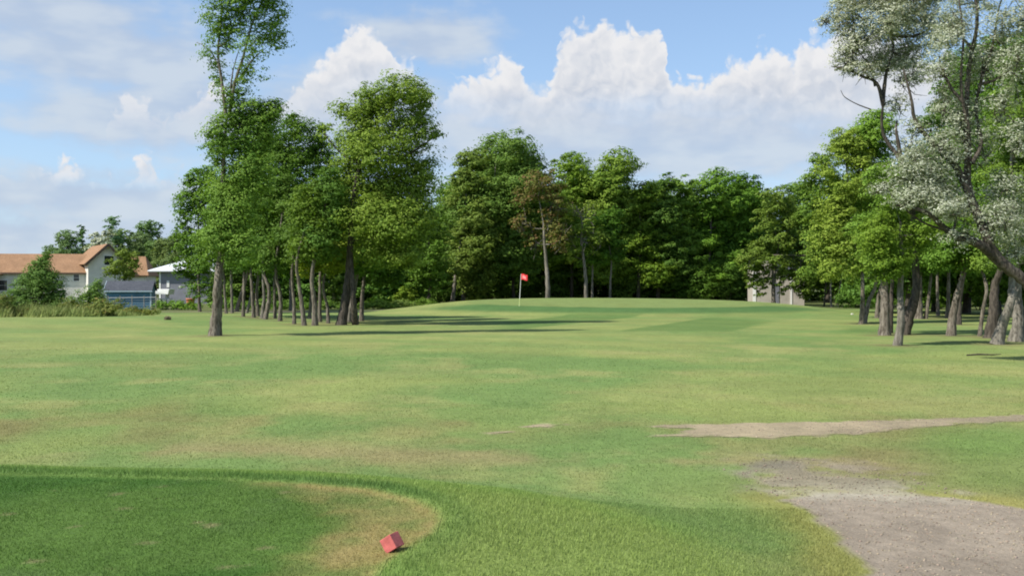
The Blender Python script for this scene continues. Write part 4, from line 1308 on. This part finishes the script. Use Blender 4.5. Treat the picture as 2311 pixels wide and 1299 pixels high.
window(H, lx(175), lz(634), .55, .72, 0, 2)
window(H, lx(20), lz(655), .9, 1.1, 0, 2)
# right wing
wx1 = lx(322)
MB().prism([(gx1 + .003, .6, -0.6), (wx1, .6, -0.6), (wx1, .6, lz(621)), (gx1 + .003, .6, lz(621))], (0, 6.4, 0)).build('wall', M_SIDING, H)
MB().slab([(gx1 - .1, 0.1, lz(621)), (wx1 + .35, 0.1, lz(621)), (wx1 - .55, 3.6, lz(576)), (gx1 - .1, 3.6, lz(576))], .15).build('roof', M_ROOF, H)
MB().prism([(wx1 + .35, .1, lz(621) - .05), (wx1 + .35, 7.2, lz(621) - .05), (wx1 - .55, 3.6, lz(576) - .05)], (-.1, 0, 0)).build('roof', M_ROOF, H)
MB().slab([(wx1 + .35, 7.3, lz(621)), (gx1 - .1, 7.3, lz(621)), (gx1 - .1, 3.604, lz(576)), (wx1 - .55, 3.604, lz(576))], .15).build('roof', M_ROOF, H)
# front gable at the far left of the house
MB().prism([(lx(-140), -2.6, -.6), (lx(8), -2.6, -.6), (lx(8), -2.6, lz(618)), (lx(-66), -2.6, lz(582)), (lx(-140), -2.6, lz(618))], (0, 2.5, 0)).build('porch_wall', M_SIDING, H)
MB().slab([(lx(20), -2.95, lz(621)), (lx(20), 2.0, lz(621)), (lx(-66), 2.0, lz(580)), (lx(-66), -2.95, lz(580))], -.14).build('porch_roof', M_ROOF, H)

# blue shed
D = 84.0; s = D / F
hx, hy = (296 - CX) * s, D
hz = terr(hx, hy)
S = empty('garden_shed', (hx, hy, hz), math.radians(11))
tag(S, 'small blue garden shed with dark grey roof behind a wire fence', 'shed')
w2, dp = 1.72, 1.25
we, wr = 1.55, 2.22
MB().prism([(-w2, -dp, -.1), (-w2, dp, -.1), (-w2, dp, we), (-w2, 0, wr), (-w2, -dp, we)], (2 * w2, 0, 0)).build('wall', M_BLUE, S)
MB().slab([(-w2 - .14, -dp - .16, we - .06), (w2 + .14, -dp - .16, we - .06), (w2 + .14, 0, wr + .05), (-w2 - .14, 0, wr + .05)], -.07).build('roof', M_DARKROOF, S)
MB().slab([(w2 + .14, dp + .16, we - .06), (-w2 - .14, dp + .16, we - .06), (-w2 - .14, .003, wr + .05), (w2 + .14, .003, wr + .05)], -.07).build('roof', M_DARKROOF, S)
MB().box(-w2 - .15, w2 + .15, -dp - .20, -dp - .163, we - .12, we - .02).build('eave_board', M_LTBLUE, S)
MB().slab([(-w2 - .17, -dp - .18, we - .14), (-w2 - .17, 0, wr), (-w2 - .17, 0, wr + .13), (-w2 - .17, -dp - .18, we + .01)], .03).build('gable_board', M_LTBLUE, S)
MB().slab([(-w2 - .17, dp + .18, we - .14), (-w2 - .17, 0, wr), (-w2 - .17, 0, wr + .13), (-w2 - .17, dp + .18, we + .01)], .03).build('gable_board', M_LTBLUE, S)
MB().box(-w2 - .04, -w2 - .003, -.75, .75, 0, 1.45).build('door', M_LTBLUE, S)
for cx_p in (-w2, w2):
    MB().box(cx_p - .05, cx_p + .05, -dp - .03, -dp + .05, 0, we - .1).build('corner_board', M_LTBLUE, S)

# wire fence before the shed
D = 81.0; s = D / F
hx, hy = (296 - CX) * s, D
hz = terr(hx, hy)
FN = empty('wire_fence', (hx, hy, hz))
tag(FN, 'thin pale wire fence with a top rail in front of the blue shed', 'fence')
x0, x1 = (244 - 296) * s, (352 - 296) * s
n = 4
for i in range(n + 1):
    xx = x0 + (x1 - x0) * i / n
    MB().tube([(xx, 0, 0), (xx, 0, 1.16)], [.028, .028], 6).build('post', M_WOOD, FN)
MB().tube([(x0, 0, .98), (x1, 0, 1.02)], [.022, .022], 6).build('rail', M_METAL, FN)
for hh in (.2, .4, .6, .8):
    MB().tube([(x0, 0, hh), (x1, 0, hh)], [.004, .004], 4).build('wire', M_METAL, FN)

# grey house with white roof
D = 108.0; s = D / F
hx, hy = (410 - CX) * s, D
hz = terr(hx, hy)
GH = empty('grey_house', (hx, hy, hz), math.radians(-3))
tag(GH, 'grey house with a white hipped roof behind the slender tree', 'house')
def lx(px): return (px - 410) * s
def lz(py): return EYE + (CY - py) * s - hz
a0, a1, e0, pk = lx(359), lx(470), lz(612), lz(587)
MB().box(a0, a1, 0, 5.6, -.3, e0).build('wall', M_GREY, GH)
c0, c1, y0_, y1_ = a0 - 1.05, a1 + .9, -.6, 6.2
r0_, r1_ = lx(388), lx(440)
zt = e0 + .1
roof = MB()
roof.add([(c0, y0_, zt), (c1, y0_, zt), (c1, y1_, zt), (c0, y1_, zt), (r0_, 2.8, pk), (r1_, 2.8, pk), (c0, y0_, zt - .12), (c1, y0_, zt - .12), (c1, y1_, zt - .12), (c0, y1_, zt - .12)],
         [(0, 1, 5, 4), (1, 2, 5), (2, 3, 4, 5), (3, 0, 4), (0, 6, 7, 1), (1, 7, 8, 2), (2, 8, 9, 3), (3, 9, 6, 0), (6, 9, 8, 7)])
roof.build('roof', M_WHITEROOF, GH)
MB().box(lx(376), lx(382), -.05, -.002, lz(648), lz(633)).build('window', M_TRIM, GH)
MB().box(lx(404), lx(410), -.05, -.002, lz(649), lz(645)).build('vent_cover', M_TRIM, GH)
MB().box(lx(381), lx(385), -.12, -.002, lz(658), lz(653)).build('meter_box', M_TRIM, GH)
MB().box(lx(359) - .02, lx(362), -.04, -.003, -.2, e0 - .02).build('corner_board', M_TRIM, GH)

# white vehicle between shed and grey house: hull-like body, cover, wheel
D = 96.0; s = D / F
hx, hy = (350 - CX) * s, D
hz = terr(hx, hy)
BT = empty('parked_boat', (hx, hy, hz))
tag(BT, 'white boat-like trailer parked between the blue shed and the grey house', 'boat')
hull = MB()
P_ = [(-.75, -.05, 1.95), (-.35, -.7, 1.55), (1.6, -.8, 1.62), (1.6, .8, 1.62), (-.35, .7, 1.55)]
Q_ = [(-.5, 0, 1.30), (-.3, -.66, 1.15), (1.5, -.84, 1.10), (1.5, .84, 1.10), (-.3, .66, 1.15)]
hull.add(P_ + Q_, [(0, 1, 2, 3, 4), (9, 8, 7, 6, 5), (0, 5, 6, 1), (1, 6, 7, 2), (2, 7, 8, 3), (3, 8, 9, 4), (4, 9, 5, 0)])
hull.build('hull', M_TRIM, BT, bevel=.03)
MB().box(-.6, 1.5, -.5, .5, .62, .72).box(-.1, .0, -.4, .4, .72, 1.2).box(1.1, 1.2, -.4, .4, .72, 1.2).build('trailer_frame', M_METAL, BT)
M_TYRE = plain('tyre_rubber', (.02, .02, .022), .8)
for yy in (-.62, .62):
    wl = MB(); wl.tube([(.55, yy - .1, .36), (.55, yy + .1, .36)], [.36, .36], 16)
    wl.build('wheel', M_TYRE, BT, smooth=True)

# orange tub in the weeds
D = 88.0; s = D / F
hx, hy = (430 - CX) * s, D
hz = terr(hx, hy)
M_OR = plain('orange_clay', (.45, .16, .07), .7)
pf = [(0.0, .0), (.20, .0), (.30, .18), (.34, .40), (.36, .55), (.39, .56), (.39, .63), (.33, .63), (.31, .5), (0.0, .45)]
th = np.linspace(0, 2 * np.pi, 16, endpoint=False)
V = np.array([(r_ * math.cos(t_), r_ * math.sin(t_), z_ * 1.35) for r_, z_ in pf for t_ in th])
idx = np.arange(len(pf) * 16).reshape(len(pf), 16)
Q = np.stack([idx[:-1], np.roll(idx[:-1], -1, 1), np.roll(idx[1:], -1, 1), idx[1:]], -1).reshape(-1, 4)
tb = link('round_tub', mesh_quads('round_tub', V, Q, smooth=True), M_OR, None, (hx, hy, hz))
tag(tb, 'round orange-brown tub in the weeds before the grey house', 'tub')

# pale garage on the right
D = 98.0; s = D / F
hx, hy = (1755 - CX) * s, D
hz = terr(hx, hy)
GA = empty('garage', (hx, hy, hz), math.radians(-6))
tag(GA, 'pale beige-sided garage with white corner boards half hidden behind trees right of the green', 'garage')
def lx(px): return (px - 1755) * s
def lz(py): return EYE + (CY - py) * s - hz
MB().prism([(lx(1703), 0, -.2), (lx(1742), 0, -.2), (lx(1742), 0, lz(585)), (lx(1722), 0, lz(566)), (lx(1703), 0, lz(585))], (0, 5, 0)).build('wall', M_BEIGE, GA)
MB().box(lx(1742) + .003, lx(1815), .3, 5, -.2, lz(606)).build('wall', M_BEIGE, GA)
MB().slab([(lx(1696), -.3, lz(590)), (lx(1722), -.3, lz(563)), (lx(1722), 5.2, lz(563)), (lx(1696), 5.2, lz(590))], -.12).build('roof', M_DARKROOF, GA)
MB().slab([(lx(1750), -.3, lz(590)), (lx(1722) + .004, -.3, lz(563)), (lx(1722) + .004, 5.2, lz(563)), (lx(1750), 5.2, lz(590))], .12).build('roof', M_DARKROOF, GA)
MB().slab([(lx(1751), -.1, lz(609)), (lx(1822), -.1, lz(609)), (lx(1822), 2.7, lz(585)), (lx(1751), 2.7, lz(585))], .12).build('roof', M_DARKROOF, GA)
MB().box(lx(1700), lx(1707), -.05, .05, -.2, lz(590)).build('corner_board', M_TRIM, GA)
MB().box(lx(1784), lx(1788), .24, .29, -.2, lz(612)).build('corner_board', M_TRIM, GA)
dr = MB().box(lx(1749), lx(1759), .24, .296, -.1, lz(638)).build('door', M_GREY, GA)
MB().box(lx(1757), lx(1757.8), .20, .24, .9, 1.02).build('handle', M_METAL, dr)

# house glimpsed through the left grove
D = 112.0; s = D / F
hx, hy = (875 - CX) * s, D
hz = terr(hx, hy)
HG = empty('hidden_house', (hx, hy, hz))
tag(HG, 'dark house with white gable trim glimpsed through the leaves right of the big bushy tree', 'house')
def lx(px): return (px - 875) * s
def lz(py): return EYE + (CY - py) * s - hz
MB().prism([(lx(830), 0, -.2), (lx(920), 0, -.2), (lx(920), 0, lz(606)), (lx(885), 0, lz(572)), (lx(830), 0, lz(606))], (0, 6, 0)).build('wall', M_GREY, HG)
MB().slab([(lx(824), -.4, lz(612)), (lx(885), -.4, lz(570)), (lx(885), 6.2, lz(570)), (lx(824), 6.2, lz(612))], -.15).build('roof', M_DARKROOF, HG)
MB().slab([(lx(926), -.4, lz(612)), (lx(885) + .004, -.4, lz(570)), (lx(885) + .004, 6.2, lz(570)), (lx(926), 6.2, lz(612))], .15).build('roof', M_DARKROOF, HG)
MB().slab([(lx(824), -.46, lz(615)), (lx(885), -.46, lz(573)), (lx(885), -.46, lz(567)), (lx(824), -.46, lz(609))], -.04).build('rake_board', M_TRIM, HG)
MB().slab([(lx(926), -.46, lz(615)), (lx(885), -.46, lz(573)), (lx(885), -.46, lz(567)), (lx(926), -.46, lz(609))], .04).build('rake_board', M_TRIM, HG)
window(HG, lx(872), lz(640), 1.0, 1.1, 0, 2)

# ------------------------------------------------------------------ flag on the green
fy = 71.0
fx = (1172 - CX) / F * fy
fz = terr(fx, fy)
sF = fy / F
FL = empty('flagstick', (fx, fy, fz))
tag(FL, 'red flag on a white flagstick standing in the putting green', 'flagstick')
M_PIN = plain('pin_white', (.78, .78, .74), .35, .4, .03)
M_PINY = plain('pin_yellow', (.62, .70, .30), .35, .4, .03)
M_FLAG = plain('flag_red', (.62, .045, .05), .7, .15, .08)
M_FLAGP = plain('flag_pale_red', (.74, .24, .24), .7, .15, .05)  # paler red for the panel in the middle of the cloth
hp = 72 * sF
tilt = (4.0 * sF)
MB().tube([(0, 0, -.1), (tilt * .22, 0, hp * .22)], [.022, .022], 8).build('stick_base', M_PINY, FL, smooth=True)
MB().tube([(tilt * .22, 0, hp * .22 + .001), (tilt, 0, hp)], [.021, .016], 8).build('stick', M_PIN, FL, smooth=True)
def cloth(name, u0, u1, v0, v1, off, mat, nu=14, nv=9, parent=None):
    Vv = []
    for j in range(nv + 1):
        for i in range(nu + 1):
            u = u0 + (u1 - u0) * i / nu; v = v0 + (v1 - v0) * j / nv
            Vv.append((tilt + u * .44, -.26 * u + .05 * u * math.sin(7 * u + 2.2 * v) + off, hp - .01 - .40 * (1 - v) - .05 * u * u + .03 * math.sin(6 * u)))
    ii = np.arange((nu + 1) * (nv + 1)).reshape(nv + 1, nu + 1)
    Qv = np.stack([ii[:-1, :-1], ii[:-1, 1:], ii[1:, 1:], ii[1:, :-1]], -1).reshape(-1, 4)
    return link(name, mesh_quads(name, np.array(Vv), Qv, smooth=True), mat, parent)
fl = cloth('flag', 0, 1, 0, 1, 0, M_FLAG, parent=FL)
cloth('flag_panel', .22, .78, .22, .72, -.006, M_FLAGP, parent=fl)
cup = MB(); cup.tube([(0, 0, .003), (0, 0, .012)], [.055, .055], 16)
cup.build('cup_rim', M_PIN, FL)

# ------------------------------------------------------------------ tee marker: a tipped red block
mx_, my_ = gp(884, 1248, 0)
M_RED = plain('red_paint', (.47, .120, .110), .6, .25, .22, 22.0)
ed = 0.044
import bmesh
bm = bmesh.new()
bmesh.ops.create_cube(bm, size=2 * ed)
bmesh.ops.bevel(bm, geom=bm.edges[:], offset=.0035, segments=2, profile=.6, affect='EDGES')
me = bpy.data.meshes.new('tee_marker')
bm.to_mesh(me); bm.free()
tm = link('tee_marker', me, M_RED)
from mathutils import Matrix
vt = math.radians(14.4)
ax3 = Vector((.457, .854 * math.cos(vt) + .244 * math.sin(vt), .244 * math.cos(vt) - .854 * math.sin(vt))).normalized()
ax2 = Vector((.492, -.014 * math.cos(vt) - .870 * math.sin(vt), -.870 * math.cos(vt) + .014 * math.sin(vt)))
ax2 = (ax2 - ax3 * ax2.dot(ax3)).normalized()
ax1 = ax2.cross(ax3)
tm.rotation_euler = Matrix((ax1, ax2, ax3)).transposed().to_euler()
bpy.context.view_layer.update()
zmin = min((tm.matrix_world @ v.co).z for v in me.vertices)
tm.location = (mx_, my_ + .02, 0.004 - zmin - .004)
spk = MB(); spk.tube([(0, 0, 0), tuple(tm.rotation_euler.to_matrix().inverted() @ Vector((.01, .005, -.11)))], [.005, .003], 6)
spk.build('spike', M_METAL, tm)
tag(tm, 'red cube tee marker tipped on its edge on the worn tee', 'tee marker')

# ------------------------------------------------------------------ small things on the grass
def clod(name, label, px, py, r, mat, cat, seed, flat=.6):
    x_, y_ = root(px, py)
    bm_ = bmesh.new()
    bmesh.ops.create_icosphere(bm_, subdivisions=2, radius=r)
    jr = random.Random(seed)
    for v in bm_.verts:
        v.co *= jr.uniform(.8, 1.2)
        v.co.z *= flat
    m_ = bpy.data.meshes.new(name)
    bm_.to_mesh(m_); bm_.free()
    o = link(name, m_, mat, None, (x_, y_, terr(x_, y_) + r * flat * .6))
    return tag(o, label, cat)


M_EARTH = plain('dark_earth', (.075, .065, .035), .95)
M_STONE = plain('pale_stone', (.55, .53, .47), .8)
clod('earth_clod', 'dark clump of earth on the grass left of the tallest tree', 378, 721, .20, M_EARTH, 'clod', 1)
clod('marker_stone', 'small white stone on the grass by the V-shaped trunks', 1923, 710, .10, M_STONE, 'stone', 2)
clod('marker_stone', 'pale stone on the back rim of the green', 1465, 679, .16, M_STONE, 'stone', 3, .4)
x_, y_ = root(2215, 803)
st = MB(); st.tube([(-.45, -.05, .03), (-.1, .02, .05), (.35, .0, .04), (.62, .1, .05)], [.02, .025, .018, .008], 6)
o = st.build('fallen_stick', M_BARK_D, None, (x_, y_, terr(x_, y_)), smooth=True)
tag(o, 'fallen stick lying on the grass near the right edge', 'stick')

#print('TRIS', sum(len(m.loop_triangles) or sum(len(p.vertices) - 2 for p in m.polygons[:1]) * len(m.polygons) for m in bpy.data.meshes))
